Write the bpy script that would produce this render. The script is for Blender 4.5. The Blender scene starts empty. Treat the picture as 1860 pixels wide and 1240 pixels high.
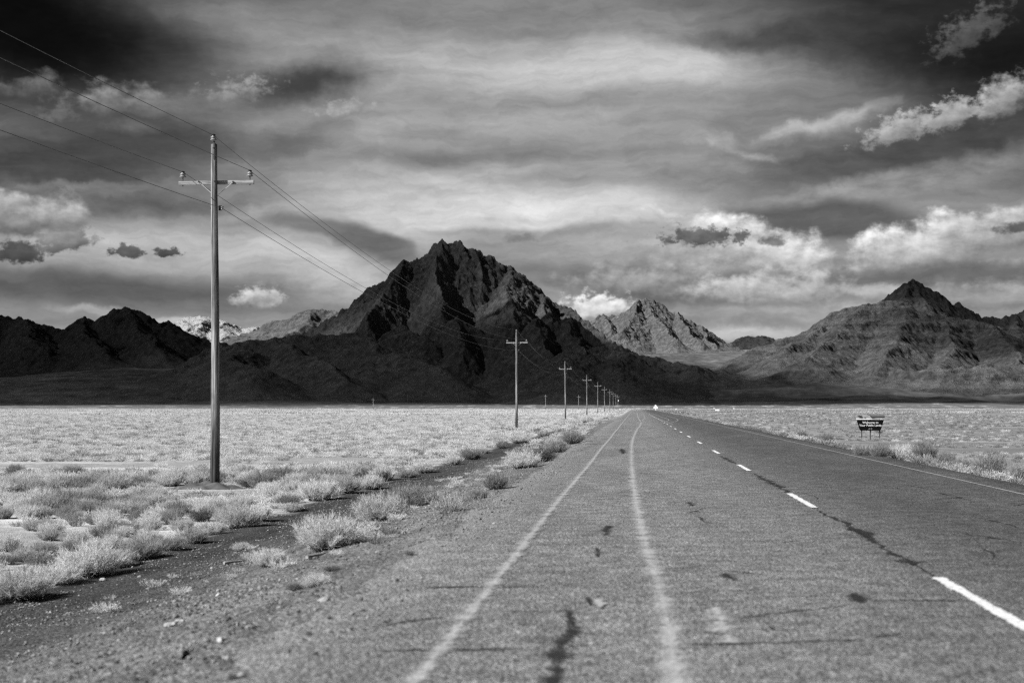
import bpy, bmesh, math, random
import numpy as np
from mathutils import Vector, Matrix

random.seed(7)
RNG = np.random.default_rng(11)
scene = bpy.context.scene
COL = scene.collection
R = math.radians

# ------------------------------------------------------------------ camera
F = 2790.0                      # focal length in photograph pixels (1860 wide)
HZ = 738.0                      # row of the level horizon in the photograph
YAW = R(4.61)
CAM = Vector((0.0, 0.0, 1.40))
RIGHT = Vector((math.cos(YAW), math.sin(YAW), 0))
FWD = Vector((-math.sin(YAW), math.cos(YAW), 0))

cam_data = bpy.data.cameras.new('camera')
cam = bpy.data.objects.new('camera', cam_data)
COL.objects.link(cam)
cam.location = CAM
cam.rotation_euler = (R(90), 0, YAW)
cam_data.sensor_width = 36.0
cam_data.lens = 36.0 * F / 1860.0
cam_data.shift_y = (HZ - 620.0) / 1860.0
cam_data.clip_start = 0.1
cam_data.clip_end = 60000
cam_data.dof.use_dof = True
cam_data.dof.focus_distance = 55.0
cam_data.dof.aperture_fstop = 2.2
scene.camera = cam


def at(px, py, depth):
    """the world point seen at a photograph pixel at a given distance along the view axis"""
    return CAM + FWD * depth + RIGHT * ((px - 930.0) / F * depth) + Vector((0, 0, (HZ - py) / F * depth))


def on_z(px, py, z):
    """the world point seen at a photograph pixel on the level z"""
    return at(px, py, (CAM.z - z) * F / (py - HZ))


# ------------------------------------------------------------------ sun, exposure
SUN_AZ, SUN_EL = R(-125), R(34)          # azimuth from +Y, positive to +X
S = Vector((math.sin(SUN_AZ) * math.cos(SUN_EL), math.cos(SUN_AZ) * math.cos(SUN_EL), math.sin(SUN_EL)))
sun_data = bpy.data.lights.new('sun', 'SUN')
sun_data.energy = 4.2
sun_data.angle = R(0.53)
sun_data.color = (1, 1, 1)
sun = bpy.data.objects.new('sun', sun_data)
sun.rotation_euler = S.to_track_quat('Z', 'Y').to_euler()
sun.location = (-40, -20, 60)
COL.objects.link(sun)

scene.view_settings.view_transform = 'Standard'
scene.view_settings.look = 'None'
EXPOSURE = 0.85
scene.view_settings.exposure = EXPOSURE
scene.view_settings.gamma = 1.0
scene.view_settings.use_curve_mapping = False
scene.cycles.max_bounces = 6
scene.cycles.diffuse_bounces = 2
scene.cycles.transparent_max_bounces = 12
scene.cycles.sample_clamp_indirect = 0.3
scene.cycles.use_denoising = False
scene.cycles.filter_width = 1.3


# ------------------------------------------------------------------ node helpers
class NT:
    def __init__(self, tree):
        self.t = tree
        self.n = tree.nodes
        self.l = tree.links

    def node(self, kind, **kw):
        n = self.n.new(kind)
        for k, v in kw.items():
            setattr(n, k, v)
        return n

    def put(self, sock, v):
        if isinstance(v, bpy.types.NodeSocket):
            self.l.new(v, sock)
        elif v is not None:
            sock.default_value = v

    def math(self, op, a, b=None, c=None, clamp=False):
        n = self.node('ShaderNodeMath', operation=op, use_clamp=clamp)
        self.put(n.inputs[0], a)
        if b is not None:
            self.put(n.inputs[1], b)
        if c is not None:
            self.put(n.inputs[2], c)
        return n.outputs[0]

    def vmath(self, op, a, b=None, scale=None):
        n = self.node('ShaderNodeVectorMath', operation=op)
        self.put(n.inputs[0], a)
        if b is not None:
            self.put(n.inputs[1], b)
        if scale is not None:
            self.put(n.inputs['Scale'], scale)
        return n.outputs['Value'] if op in ('LENGTH', 'DOT_PRODUCT', 'DISTANCE') else n.outputs['Vector']

    def mapr(self, v, a, b, c=0.0, d=1.0, smooth=True):
        n = self.node('ShaderNodeMapRange', interpolation_type='SMOOTHSTEP' if smooth else 'LINEAR', clamp=True)
        self.put(n.inputs[0], v)
        for i, q in enumerate((a, b, c, d)):
            self.put(n.inputs[1 + i], q)
        return n.outputs[0]

    def mix(self, f, a, b):
        n = self.node('ShaderNodeMix', data_type='FLOAT')
        self.put(n.inputs[0], f)
        self.put(n.inputs[2], a)
        self.put(n.inputs[3], b)
        return n.outputs[0]

    def noise(self, vec, scale, detail=4.0, rough=0.55, dist=0.0, out=0, lac=2.0):
        n = self.node('ShaderNodeTexNoise')
        self.put(n.inputs['Vector'], vec)
        n.inputs['Scale'].default_value = scale
        n.inputs['Detail'].default_value = detail
        n.inputs['Roughness'].default_value = rough
        n.inputs['Lacunarity'].default_value = lac
        n.inputs['Distortion'].default_value = dist
        return n.outputs[out]

    def voro(self, vec, scale, feature='F1', out=0):
        n = self.node('ShaderNodeTexVoronoi', feature=feature)
        self.put(n.inputs['Vector'], vec)
        n.inputs['Scale'].default_value = scale
        return n.outputs[out]

    def mapping(self, vec, loc=(0, 0, 0), rot=(0, 0, 0), sc=(1, 1, 1), kind='POINT'):
        n = self.node('ShaderNodeMapping', vector_type=kind)
        self.put(n.inputs[0], vec)
        n.inputs[1].default_value = loc
        n.inputs[2].default_value = rot
        n.inputs[3].default_value = sc
        return n.outputs[0]

    def sep(self, vec):
        n = self.node('ShaderNodeSeparateXYZ')
        self.put(n.inputs[0], vec)
        return n.outputs

    def comb(self, x, y, z=0.0):
        n = self.node('ShaderNodeCombineXYZ')
        self.put(n.inputs[0], x)
        self.put(n.inputs[1], y)
        self.put(n.inputs[2], z)
        return n.outputs[0]


def lin(s):
    """display value 0..1 to linear"""
    return s / 12.92 if s <= 0.04045 else ((s + 0.055) / 1.055) ** 2.4


# ------------------------------------------------------------------ sky
world = bpy.data.worlds.new('World')
scene.world = world
world.use_nodes = True
w = NT(world.node_tree)
w.n.clear()
SKY_STRENGTH = 0.10 / 2 ** EXPOSURE
SKY_UNIT = SKY_STRENGTH * 2 ** EXPOSURE          # radiance that reads as display white 1.0


def build_sky():
    tc = w.node('ShaderNodeTexCoord')
    d = tc.outputs['Generated']
    x, y, z = w.sep(d)
    sky = w.node('ShaderNodeTexSky', sky_type='NISHITA')
    sky.sun_disc = False
    sky.sun_elevation = SUN_EL
    sky.sun_rotation = SUN_AZ
    sky.altitude = 1300
    sky.air_density = 1.0
    sky.dust_density = 0.6
    sky.ozone_density = 1.0
    sc = w.node('ShaderNodeSeparateColor')
    w.put(sc.inputs[0], sky.outputs[0])
    red = sc.outputs[0]                                        # black and white through a red filter
    az = w.math('MULTIPLY', w.math('ARCTAN2', x, y), 180 / math.pi)
    el = w.math('MULTIPLY', w.math('ARCSINE', z), 180 / math.pi)
    P = w.comb(az, el)
    # the clear air, deep towards the zenith
    clear = w.math('MULTIPLY', red, w.mapr(el, 3.0, 16.0, 0.46, 0.10))
    # turbulence of the cloud edges (degrees)
    nA = w.vmath('SUBTRACT', w.noise(P, 0.32, 4, 0.5, out=1), (0.5, 0.5, 0.5))
    nB = w.vmath('SUBTRACT', w.noise(P, 1.15, 7, 0.62, out=1), (0.5, 0.5, 0.5))
    Psoft = w.vmath('ADD', P, w.vmath('MULTIPLY', nA, (3.0, 0.9, 0)))
    Ppuff = w.vmath('ADD', P, w.vmath('MULTIPLY', nB, (2.6, 1.7, 0)))
    Pmid = w.vmath('ADD', Psoft, w.vmath('MULTIPLY', nB, (1.6, 0.6, 0)))
    # streaked texture, laid nearly level
    st = w.noise(w.mapping(Psoft, rot=(0, 0, R(-5)), sc=(0.16, 0.85, 1)), 1.0, 5, 0.5)
    fine = w.noise(w.mapping(P, rot=(0, 0, R(-10)), sc=(0.8, 1.7, 1)), 1.0, 8, 0.6)
    puffy = w.noise(w.mapping(P, sc=(1, 1.25, 1)), 0.85, 8, 0.58)
    puffy_up = w.noise(w.mapping(P, loc=(-0.16, 0.28, 0), sc=(1, 1.25, 1)), 0.85, 8, 0.58)
    relief = w.mapr(w.math('SUBTRACT', puffy, puffy_up), -0.16, 0.16, 0.70, 1.28, smooth=False)
    billow = w.math('SUBTRACT', puffy, 0.5)
    small = w.math('SUBTRACT', w.noise(w.mapping(P, loc=(3, 1, 0), sc=(1, 1.3, 1)), 2.1, 7, 0.62), 0.5)
    wisp = w.mapr(w.noise(w.mapping(Pmid, rot=(0, 0, R(-9)), sc=(0.45, 1.9, 1)), 1.0, 9, 0.66), 0.3, 0.7, 0.80, 1.20, smooth=False)

    # high cloud cover over the whole sky, seen on a flat layer
    zz = w.math('ADD', w.math('MAXIMUM', z, 0.0), 0.10)
    flat = w.comb(w.math('DIVIDE', x, zz), w.math('DIVIDE', y, zz))
    cover = w.noise(w.mapping(flat, rot=(0, 0, R(18)), sc=(0.35, 0.9, 1)), 1.0, 7, 0.56, dist=0.4)
    cov = w.mapr(cover, 0.46, 0.72, 0.0, 0.62)
    cur = w.mix(cov, clear, w.mapr(el, 2, 30, lin(0.62) / SKY_UNIT, lin(0.36) / SKY_UNIT))

    state = {'c': cur}
    grains = {}

    def grain(kind, tex):
        tex = min((0.05, 0.10, 0.15), key=lambda q: abs(q - tex))
        if (kind, tex) not in grains:
            t = {'soft': st, 'mid': fine, 'puff': puffy}[kind]
            grains[kind, tex] = w.mapr(t, 0.25, 0.75, 1.0 - 2.2 * tex, 1.0 + 2.2 * tex, smooth=False)
        return grains[kind, tex]

    def deg(px, py):
        a = math.degrees(math.atan2(px - 930.0, F)) - math.degrees(YAW)
        e = math.degrees(math.atan2(HZ - py, math.hypot(F, px - 930.0)))
        return a, e

    K = math.degrees(1.0 / F)

    def cloud(px, py, rx, ry, top, base=None, op=1.0, soft=0.6, rot=0.0, kind='soft', tex=0.15, rag=0.75):
        a, e = deg(px, py)
        src = {'soft': Psoft, 'puff': P, 'mid': Pmid}[kind]
        cs, sn = math.cos(R(rot)), math.sin(R(rot))
        ux, uy = (cs / (rx * K), sn / (rx * K), 0), (-sn / (ry * K), cs / (ry * K), 0)
        qx = w.math('SUBTRACT', w.vmath('DOT_PRODUCT', src, ux), a * ux[0] + e * ux[1])
        qy = w.math('SUBTRACT', w.vmath('DOT_PRODUCT', src, uy), a * uy[0] + e * uy[1])
        if kind == 'puff':
            # a heap: domed top, flatter base, edge broken up by the billows
            qf = w.math('MAXIMUM', qy, w.math('MULTIPLY', qy, -1.5))
            r = w.math('SQRT', w.math('MULTIPLY_ADD', qx, qx, w.math('MULTIPLY', qf, qf)))
            dn = w.math('MULTIPLY_ADD', small if rx < 100 else billow, (3.9 if rx < 100 else 3.4) * rag, w.math('SUBTRACT', 1.0, r))
            m = w.mapr(dn, 0.0, soft, 0.0, op)
        else:
            r = w.math('SQRT', w.math('MULTIPLY_ADD', qx, qx, w.math('MULTIPLY', qy, qy)))
            m = w.mapr(r, 1.0 - soft, 1.0 + soft * 0.35, op, 0.0)
        if base is None:
            v = lin(top) / SKY_UNIT
        else:
            v = w.mapr(qy, -0.8, 0.7, lin(base) / SKY_UNIT, lin(top) / SKY_UNIT)
        v = w.math('MULTIPLY', v, relief if kind == 'puff' else grain(kind, tex))
        state['c'] = w.mix(m, state['c'], v)

    for args in SKY_CLOUDS:
        cloud(*args[0], **args[1])
    # below the horizon the dusty pale plain goes on
    state['c'] = w.math('MULTIPLY', state['c'], wisp)
    out = w.mix(w.mapr(el, -2.0, 0.0, 0.0, 1.0), 1.2, state['c'])
    bg = w.node('ShaderNodeBackground')
    w.put(bg.inputs[0], out)
    bg.inputs[1].default_value = SKY_STRENGTH
    o = w.node('ShaderNodeOutputWorld')
    w.l.new(bg.outputs[0], o.inputs[0])
    world.cycles.sampling_method = 'NONE'          # a smooth sky needs no importance map


def c(*a, **k):
    return (a, k)


SKY_CLOUDS = [
    # the wide lens of high veil over the middle
    c(960, 250, 660, 330, 0.62, op=0.92, soft=0.55, tex=0.06),
    c(1000, 520, 1300, 260, 0.60, op=0.75, soft=0.6, tex=0.08),
    c(760, 35, 560, 50, 0.50, op=0.8, soft=0.8, tex=0.05),
    c(480, 60, 270, 50, 0.55, op=0.75, soft=0.9, rot=-12, tex=0.05),
    c(1130, 122, 420, 55, 0.80, op=0.9, soft=0.9, rot=1, tex=0.05),
    c(700, 100, 260, 55, 0.70, op=0.7, soft=0.95, tex=0.05),
    c(930, 190, 420, 22, 0.54, op=0.65, soft=0.95, rot=3),
    c(850, 230, 330, 26, 0.70, op=0.65, soft=0.95, rot=4),
    c(900, 283, 430, 22, 0.47, op=0.75, soft=0.95, rot=3),
    c(740, 322, 260, 32, 0.76, op=0.7, soft=0.95, rot=2),
    c(980, 376, 430, 42, 0.88, op=0.92, soft=0.9, rot=1, tex=0.05),
    c(690, 390, 170, 50, 0.80, op=0.8, soft=0.9, rot=-16, tex=0.05),
    # clear gaps
    c(40, 50, 390, 150, 0.045, op=0.98, soft=0.75, rot=-10, kind='mid', tex=0.1),
    c(555, 148, 140, 52, 0.18, op=0.88, soft=0.9, rot=10, kind='mid', tex=0.1),
    c(330, 250, 240, 40, 0.25, op=0.7, soft=0.9, rot=-4, kind='mid'),
    c(120, 300, 260, 60, 0.24, op=0.8, soft=0.9, kind='mid'),
    c(560, 250, 110, 28, 0.34, op=0.6, soft=0.9, rot=12, kind='mid'),
    c(250, 375, 240, 26, 0.33, op=0.8, soft=0.9, rot=5, kind='mid'),
    c(680, 440, 112, 34, 0.42, op=0.94, soft=0.4, rot=-16, tex=0.03),
    c(580, 412, 130, 18, 0.44, op=0.8, soft=0.6, rot=-14, tex=0.04),
    c(715, 446, 66, 26, 0.42, op=0.9, soft=0.4, rot=-6, tex=0.03),
    c(1640, 80, 330, 70, 0.17, op=0.9, soft=0.8, rot=-3, kind='mid', tex=0.12),
    c(1380, 70, 210, 24, 0.28, op=0.8, soft=0.9, kind='mid'),
    c(1880, 120, 240, 130, 0.07, op=0.92, soft=0.8, kind='mid', tex=0.1),
    c(1600, 285, 420, 64, 0.36, op=0.8, soft=0.8, rot=8, kind='mid', tex=0.1),
    c(1750, 240, 300, 60, 0.26, op=0.7, soft=0.8, rot=12, kind='mid', tex=0.1),
    c(1400, 225, 200, 60, 0.46, op=0.6, soft=0.9, rot=6),
    # streaks on the right
    c(1700, 325, 280, 30, 0.58, op=0.8, soft=0.95, rot=12, kind='mid'),
    c(1480, 352, 210, 18, 0.62, op=0.8, soft=0.95, rot=12, kind='mid'),
    c(1280, 305, 160, 16, 0.54, op=0.6, soft=0.95, rot=8, kind='mid'),
    c(1290, 250, 70, 14, 0.70, op=0.75, soft=0.9, rot=-5, kind='mid'),
    c(1370, 275, 60, 10, 0.64, op=0.7, soft=0.9, rot=-16, kind='mid'),
    c(1495, 222, 120, 20, 0.76, 0.58, op=0.9, soft=0.8, rot=17, kind='mid', tex=0.1),
    c(1300, 335, 70, 12, 0.58, op=0.7, soft=0.9, rot=4, kind='mid'),
    # lower bank, right of the peak
    c(1500, 402, 200, 40, 0.37, op=0.92, soft=0.45, rot=-4, tex=0.03),
    c(1010, 462, 270, 62, 0.64, 0.50, op=0.85, soft=0.45, tex=0.05),
    c(950, 406, 190, 9, 0.90, op=0.85, soft=0.9, rot=1),
    c(1250, 480, 290, 72, 0.70, 0.50, op=0.85, soft=0.5, kind='mid', tex=0.1),
    c(1120, 505, 230, 36, 0.44, op=0.75, soft=0.8, kind='mid', tex=0.06),
    c(1330, 418, 160, 34, 0.92, 0.74, op=0.95, soft=0.68, rot=-12, kind='puff', rag=0.5),
    c(1430, 468, 135, 58, 0.88, 0.60, op=0.95, soft=0.60, rot=-16, kind='puff', rag=0.5),
    c(1330, 478, 120, 40, 0.74, 0.56, op=0.85, soft=0.90, kind='puff', rag=0.6),
    c(1215, 462, 70, 30, 0.70, 0.54, op=0.8, soft=0.90, kind='puff', rag=0.6),
    c(1210, 383, 60, 7, 0.84, op=0.8, soft=0.9, rot=-6, kind='mid'),
    c(1275, 434, 96, 26, 0.42, 0.36, op=0.97, soft=0.52, kind='puff', rag=0.7),
    c(1400, 440, 30, 15, 0.44, op=0.9, soft=0.60, kind='puff', rag=0.5),
    c(945, 434, 40, 15, 0.48, op=0.85, soft=0.90, kind='puff', rag=0.5),
    c(1290, 530, 260, 34, 0.42, op=0.8, soft=0.8, kind='mid', tex=0.06),
    c(1660, 505, 330, 40, 0.48, 0.40, op=0.75, soft=0.8, kind='mid', tex=0.08),
    c(1450, 540, 130, 30, 0.70, 0.60, op=0.75, soft=1.00, kind='puff', rag=0.6),
    c(1450, 568, 240, 18, 0.64, op=0.7, soft=0.9, kind='mid', tex=0.08),
    c(1170, 520, 200, 50, 0.66, 0.40, op=0.9, soft=0.6, kind='puff', rag=0.6),
    c(1400, 530, 180, 46, 0.80, 0.50, op=0.92, soft=0.6, kind='puff', rag=0.6),
    c(1570, 566, 140, 30, 0.76, 0.52, op=0.85, soft=0.7, kind='puff', rag=0.6),
    c(1720, 540, 220, 42, 0.66, 0.38, op=0.9, soft=0.6, kind='puff', rag=0.6),
    c(180, 488, 220, 34, 0.66, 0.44, op=0.75, soft=0.9, kind='puff', rag=0.6),
    c(590, 520, 140, 28, 0.84, 0.64, op=0.75, soft=0.9, kind='puff', rag=0.6),
    c(1300, 580, 200, 24, 0.60, 0.50, op=0.7, soft=0.9, kind='puff', rag=0.7),
    c(1330, 608, 170, 14, 0.76, op=0.85, soft=0.9, kind='mid', tex=0.06),
    c(1085, 562, 85, 36, 0.92, 0.66, op=0.97, soft=0.60, kind='puff', rag=0.55),
    c(1592, 532, 48, 16, 0.84, 0.7, op=0.9, soft=0.6, kind='mid', tex=0.06),
    # big cumulus on the right
    c(1690, 452, 175, 66, 0.90, 0.46, op=0.97, soft=0.45, rot=8, kind='puff', rag=0.45),
    c(1810, 425, 130, 56, 0.78, 0.44, op=0.95, soft=0.52, rot=12, kind='puff', rag=0.45),
    c(1600, 470, 70, 34, 0.80, 0.56, op=0.9, soft=0.60, kind='puff', rag=0.5),
    c(1850, 416, 60, 16, 0.28, op=0.85, soft=0.75, kind='puff', rag=0.5),
    c(1740, 500, 230, 24, 0.40, op=0.75, soft=0.8, rot=3, kind='mid', tex=0.06),
    c(1800, 545, 140, 18, 0.64, op=0.65, soft=0.9, kind='mid', tex=0.06),
    c(1840, 478, 70, 18, 0.66, 0.4, op=0.85, soft=0.75, kind='puff', rag=0.5),
    # bright rolls upper right
    c(1640, 236, 90, 36, 0.74, 0.46, op=0.95, soft=0.60, rot=16, kind='puff', rag=0.6),
    c(1728, 212, 70, 38, 0.74, 0.46, op=0.95, soft=0.60, rot=20, kind='puff', rag=0.6),
    c(1825, 182, 66, 50, 0.72, 0.44, op=0.95, soft=0.75, rot=32, kind='puff', rag=0.4),
    c(1765, 62, 85, 46, 0.40, 0.26, op=0.9, soft=0.75, rot=28, kind='puff', rag=0.7),
    # left: ragged fair weather clouds
    c(75, 168, 110, 36, 0.42, 0.28, op=0.85, soft=1.00, rot=-4, kind='puff', rag=1.0),
    c(235, 184, 150, 36, 0.56, 0.40, op=0.85, soft=1.00, rot=4, kind='puff', rag=0.95),
    c(432, 168, 75, 36, 0.62, 0.46, op=0.85, soft=1.00, rot=8, kind='puff', rag=0.95),
    c(340, 188, 130, 22, 0.48, op=0.75, soft=0.8, rot=3, kind='mid', tex=0.08),
    c(100, 210, 50, 18, 0.42, op=0.85, soft=0.75, kind='puff', rag=0.8),
    c(232, 228, 45, 16, 0.46, op=0.7, soft=0.9, kind='mid', tex=0.1),
    c(632, 202, 60, 20, 0.64, op=0.8, soft=1.0, rot=8, kind='puff', rag=1.1),
    c(60, 240, 90, 14, 0.36, op=0.75, soft=0.9, kind='mid'),
    c(120, 338, 100, 9, 0.52, op=0.75, soft=0.9, rot=3, kind='mid'),
    c(340, 328, 240, 16, 0.50, op=0.75, soft=0.95, rot=8, kind='mid', tex=0.08),
    c(470, 383, 130, 13, 0.66, op=0.8, soft=0.95, rot=6, kind='mid', tex=0.08),
    # lower left bank
    c(270, 462, 330, 56, 0.74, 0.64, op=0.92, soft=0.6, tex=0.06),
    c(560, 482, 200, 52, 0.82, 0.72, op=0.9, soft=0.7, rot=-12, tex=0.05),
    c(170, 526, 420, 36, 0.37, op=0.95, soft=0.7, tex=0.06),
    c(400, 556, 240, 18, 0.46, op=0.85, soft=0.8, tex=0.06),
    c(40, 400, 130, 60, 0.70, 0.30, op=0.97, soft=0.52, kind='puff', rag=0.5),
    c(35, 462, 56, 28, 0.33, 0.26, op=0.97, soft=0.45, kind='puff', rag=0.5),
    c(118, 442, 62, 27, 0.56, 0.34, op=0.97, soft=0.45, rot=8, kind='puff', rag=0.5),
    c(231, 459, 38, 17, 0.37, 0.30, op=0.97, soft=0.45, kind='puff', rag=0.7),
    c(304, 460, 32, 12, 0.36, 0.30, op=0.97, soft=0.45, kind='puff', rag=0.7),
    c(470, 544, 62, 28, 0.84, 0.58, op=0.95, soft=0.60, kind='puff', rag=0.5),
    c(35, 505, 60, 14, 0.42, op=0.7, soft=0.8, kind='mid', tex=0.06),
    c(290, 580, 120, 7, 0.78, op=0.85, soft=0.8, rot=-4, kind='mid', tex=0.06),
    c(165, 566, 65, 9, 0.66, op=0.85, soft=0.8, kind='mid', tex=0.06),
    c(120, 592, 200, 8, 0.5, op=0.7, soft=0.9, kind='mid', tex=0.06),
]
build_sky()


# ------------------------------------------------------------------ noise in numpy
def hash2(ix, iy, seed):
    h = (ix.astype(np.int64) * 374761393 + iy.astype(np.int64) * 668265263 + seed * 982451653) & 0xFFFFFFFF
    h = ((h ^ (h >> 13)) * 1274126177) & 0xFFFFFFFF
    h = h ^ (h >> 16)
    return (h & 0xFFFF).astype(np.float64) / 65535.0


def perlin(x, y, seed=0):
    x = np.asarray(x, float)
    y = np.asarray(y, float)
    x0, y0 = np.floor(x), np.floor(y)
    fx, fy = x - x0, y - y0
    u = fx * fx * fx * (fx * (fx * 6 - 15) + 10)
    v = fy * fy * fy * (fy * (fy * 6 - 15) + 10)

    def g(i, j):
        a = hash2(x0 + i, y0 + j, seed) * 2 * np.pi
        return np.cos(a) * (fx - i) + np.sin(a) * (fy - j)
    n0 = g(0, 0) * (1 - u) + g(1, 0) * u
    n1 = g(0, 1) * (1 - u) + g(1, 1) * u
    return (n0 * (1 - v) + n1 * v) * 1.5


def fbm(x, y, oct=5, seed=0, gain=0.5, ridged=False):
    t, a, f = 0.0, 1.0, 1.0
    for i in range(oct):
        n = perlin(x * f + i * 17.3, y * f - i * 9.1, seed + i)
        t = t + a * ((1 - 2 * np.abs(n)) if ridged else n)
        a *= gain
        f *= 2.03
    return t


# ------------------------------------------------------------------ materials
def material(name):
    m = bpy.data.materials.new(name)
    m.use_nodes = True
    t = NT(m.node_tree)
    t.n.clear()
    out = t.node('ShaderNodeOutputMaterial')
    return m, t, out


def principled(t, out, col, rough=0.9, bump=None, bump_str=0.3, bump_dist=0.02, spec=0.2, metal=0.0, alpha=None):
    b = t.node('ShaderNodeBsdfPrincipled')
    if isinstance(col, (int, float)):
        col = (col, col, col, 1)
    t.put(b.inputs['Base Color'], col)
    t.put(b.inputs['Roughness'], rough)
    b.inputs['Specular IOR Level'].default_value = spec
    b.inputs['Metallic'].default_value = metal
    if alpha is not None:
        t.put(b.inputs['Alpha'], alpha)
    if bump is not None:
        bn = t.node('ShaderNodeBump')
        bn.inputs['Strength'].default_value = bump_str
        bn.inputs['Distance'].default_value = bump_dist
        t.put(bn.inputs['Height'], bump)
        t.l.new(bn.outputs[0], b.inputs['Normal'])
    t.l.new(b.outputs[0], out.inputs[0])
    return b


def pos(t):
    return t.node('ShaderNodeNewGeometry').outputs['Position']


def objco(t):
    return t.node('ShaderNodeTexCoord').outputs['Object']


def mat_ground():
    m, t, out = material('desert_ground')
    P = pos(t)
    x, y, z = t.sep(P)
    Pxy = t.comb(x, y, 0)
    n1 = t.noise(Pxy, 0.045, 5, 0.6)
    n2 = t.noise(t.mapping(Pxy, sc=(0.35, 1, 1)), 0.11, 6, 0.6)
    n3 = t.noise(Pxy, 2.2, 6, 0.65)
    n4 = t.noise(Pxy, 18.0, 5, 0.7)
    # plain: grey hardpan with white salt crust
    salt = t.mapr(t.math('ADD', n2, t.math('MULTIPLY', n3, 0.25)), 0.56, 0.72)
    plain = t.mix(salt, t.mapr(n3, 0.3, 0.7, 0.27, 0.36), 0.62)
    # pale litter and dry stalks among the shrubs, further out
    plain = t.mix(t.mapr(y, 60, 260, 0, 0.8), plain, t.mapr(n2, 0.3, 0.7, 0.48, 0.66))
    # right of the road: greyer soil
    plain = t.mix(t.mapr(x, 8, 16, 0, 0.85), plain, t.mapr(n2, 0.3, 0.7, 0.13, 0.27))
    # gravel slope and ditch by the road
    wob = t.math('MULTIPLY', t.math('SUBTRACT', t.noise(Pxy, 0.5, 4, 0.6), 0.5), 2.4)
    xw = t.math('ADD', x, wob)
    stones = t.voro(Pxy, 42.0, out=1)
    stn = t.sep(stones)[0]
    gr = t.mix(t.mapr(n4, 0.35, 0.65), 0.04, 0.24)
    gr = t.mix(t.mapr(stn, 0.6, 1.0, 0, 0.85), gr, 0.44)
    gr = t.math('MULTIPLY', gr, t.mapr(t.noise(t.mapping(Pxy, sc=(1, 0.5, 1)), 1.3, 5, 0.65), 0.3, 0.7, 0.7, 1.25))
    gr = t.math('MULTIPLY', gr, t.mapr(xw, -7.2, -2.8, 0.28, 0.88))  # dark ditch gravel, with lens corner darkening also put into its colour
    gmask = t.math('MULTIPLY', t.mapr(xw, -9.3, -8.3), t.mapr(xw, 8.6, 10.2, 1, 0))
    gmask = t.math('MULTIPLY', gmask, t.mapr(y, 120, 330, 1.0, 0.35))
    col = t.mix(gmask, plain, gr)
    # far: salt strip, then dark scrub with pale dots, then the dark fans
    yw = t.math('ADD', y, t.math('MULTIPLY', t.math('SUBTRACT', t.noise(t.mapping(Pxy, sc=(1, 0.5, 1)), 0.004, 4, 0.6), 0.5), 900))
    strip = t.math('MULTIPLY', t.mapr(yw, 1150, 1300), t.mapr(yw, 1750, 1800, 1, 0))
    col = t.mix(strip, col, 0.72)
    dots = t.mapr(t.noise(t.mapping(Pxy, sc=(1, 0.25, 1)), 0.05, 3, 0.7), 0.55, 0.66)
    scrub = t.mix(dots, t.mapr(n1, 0.3, 0.7, 0.10, 0.2), 0.5)
    col = t.mix(t.mapr(yw, 1740, 1840), col, scrub)
    big = t.noise(Pxy, 0.0016, 6, 0.6)
    lines = t.noise(t.mapping(Pxy, rot=(0, 0, R(8)), sc=(0.25, 1, 1)), 0.012, 6, 0.65)
    fan = t.math('MULTIPLY', t.mapr(big, 0.3, 0.7, 0.07, 0.13), t.mapr(lines, 0.3, 0.75, 0.6, 1.5))
    fan = t.math('MULTIPLY', fan, t.mapr(t.noise(t.mapping(Pxy, sc=(1, 0.45, 1)), 0.035, 6, 0.75), 0.3, 0.7, 0.55, 1.5))
    valley = t.math('MULTIPLY', t.mapr(y, 3300, 4300), t.mapr(x, 150, 420))
    fan = t.mix(valley, fan, t.math('MULTIPLY', t.mapr(lines, 0.3, 0.7, 0.12, 0.26), t.mapr(t.noise(Pxy, 0.03, 6, 0.75), 0.3, 0.7, 0.6, 1.45)))
    bright = t.mapr(t.noise(t.mapping(Pxy, sc=(0.5, 1.2, 1)), 0.006, 5, 0.65), 0.63, 0.68, 0, 0.5)
    fan = t.mix(bright, fan, 0.22)
    col = t.mix(t.mapr(yw, 2150, 2300), col, fan)
    h = t.math('ADD', t.math('MULTIPLY', n3, 0.5), t.math('MULTIPLY', n4, 0.35))
    h = t.math('ADD', h, t.math('MULTIPLY', t.voro(Pxy, 42.0), -0.5))
    principled(t, out, col, 0.95, bump=h, bump_str=0.8, bump_dist=0.024, spec=0.1)
    return m


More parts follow.
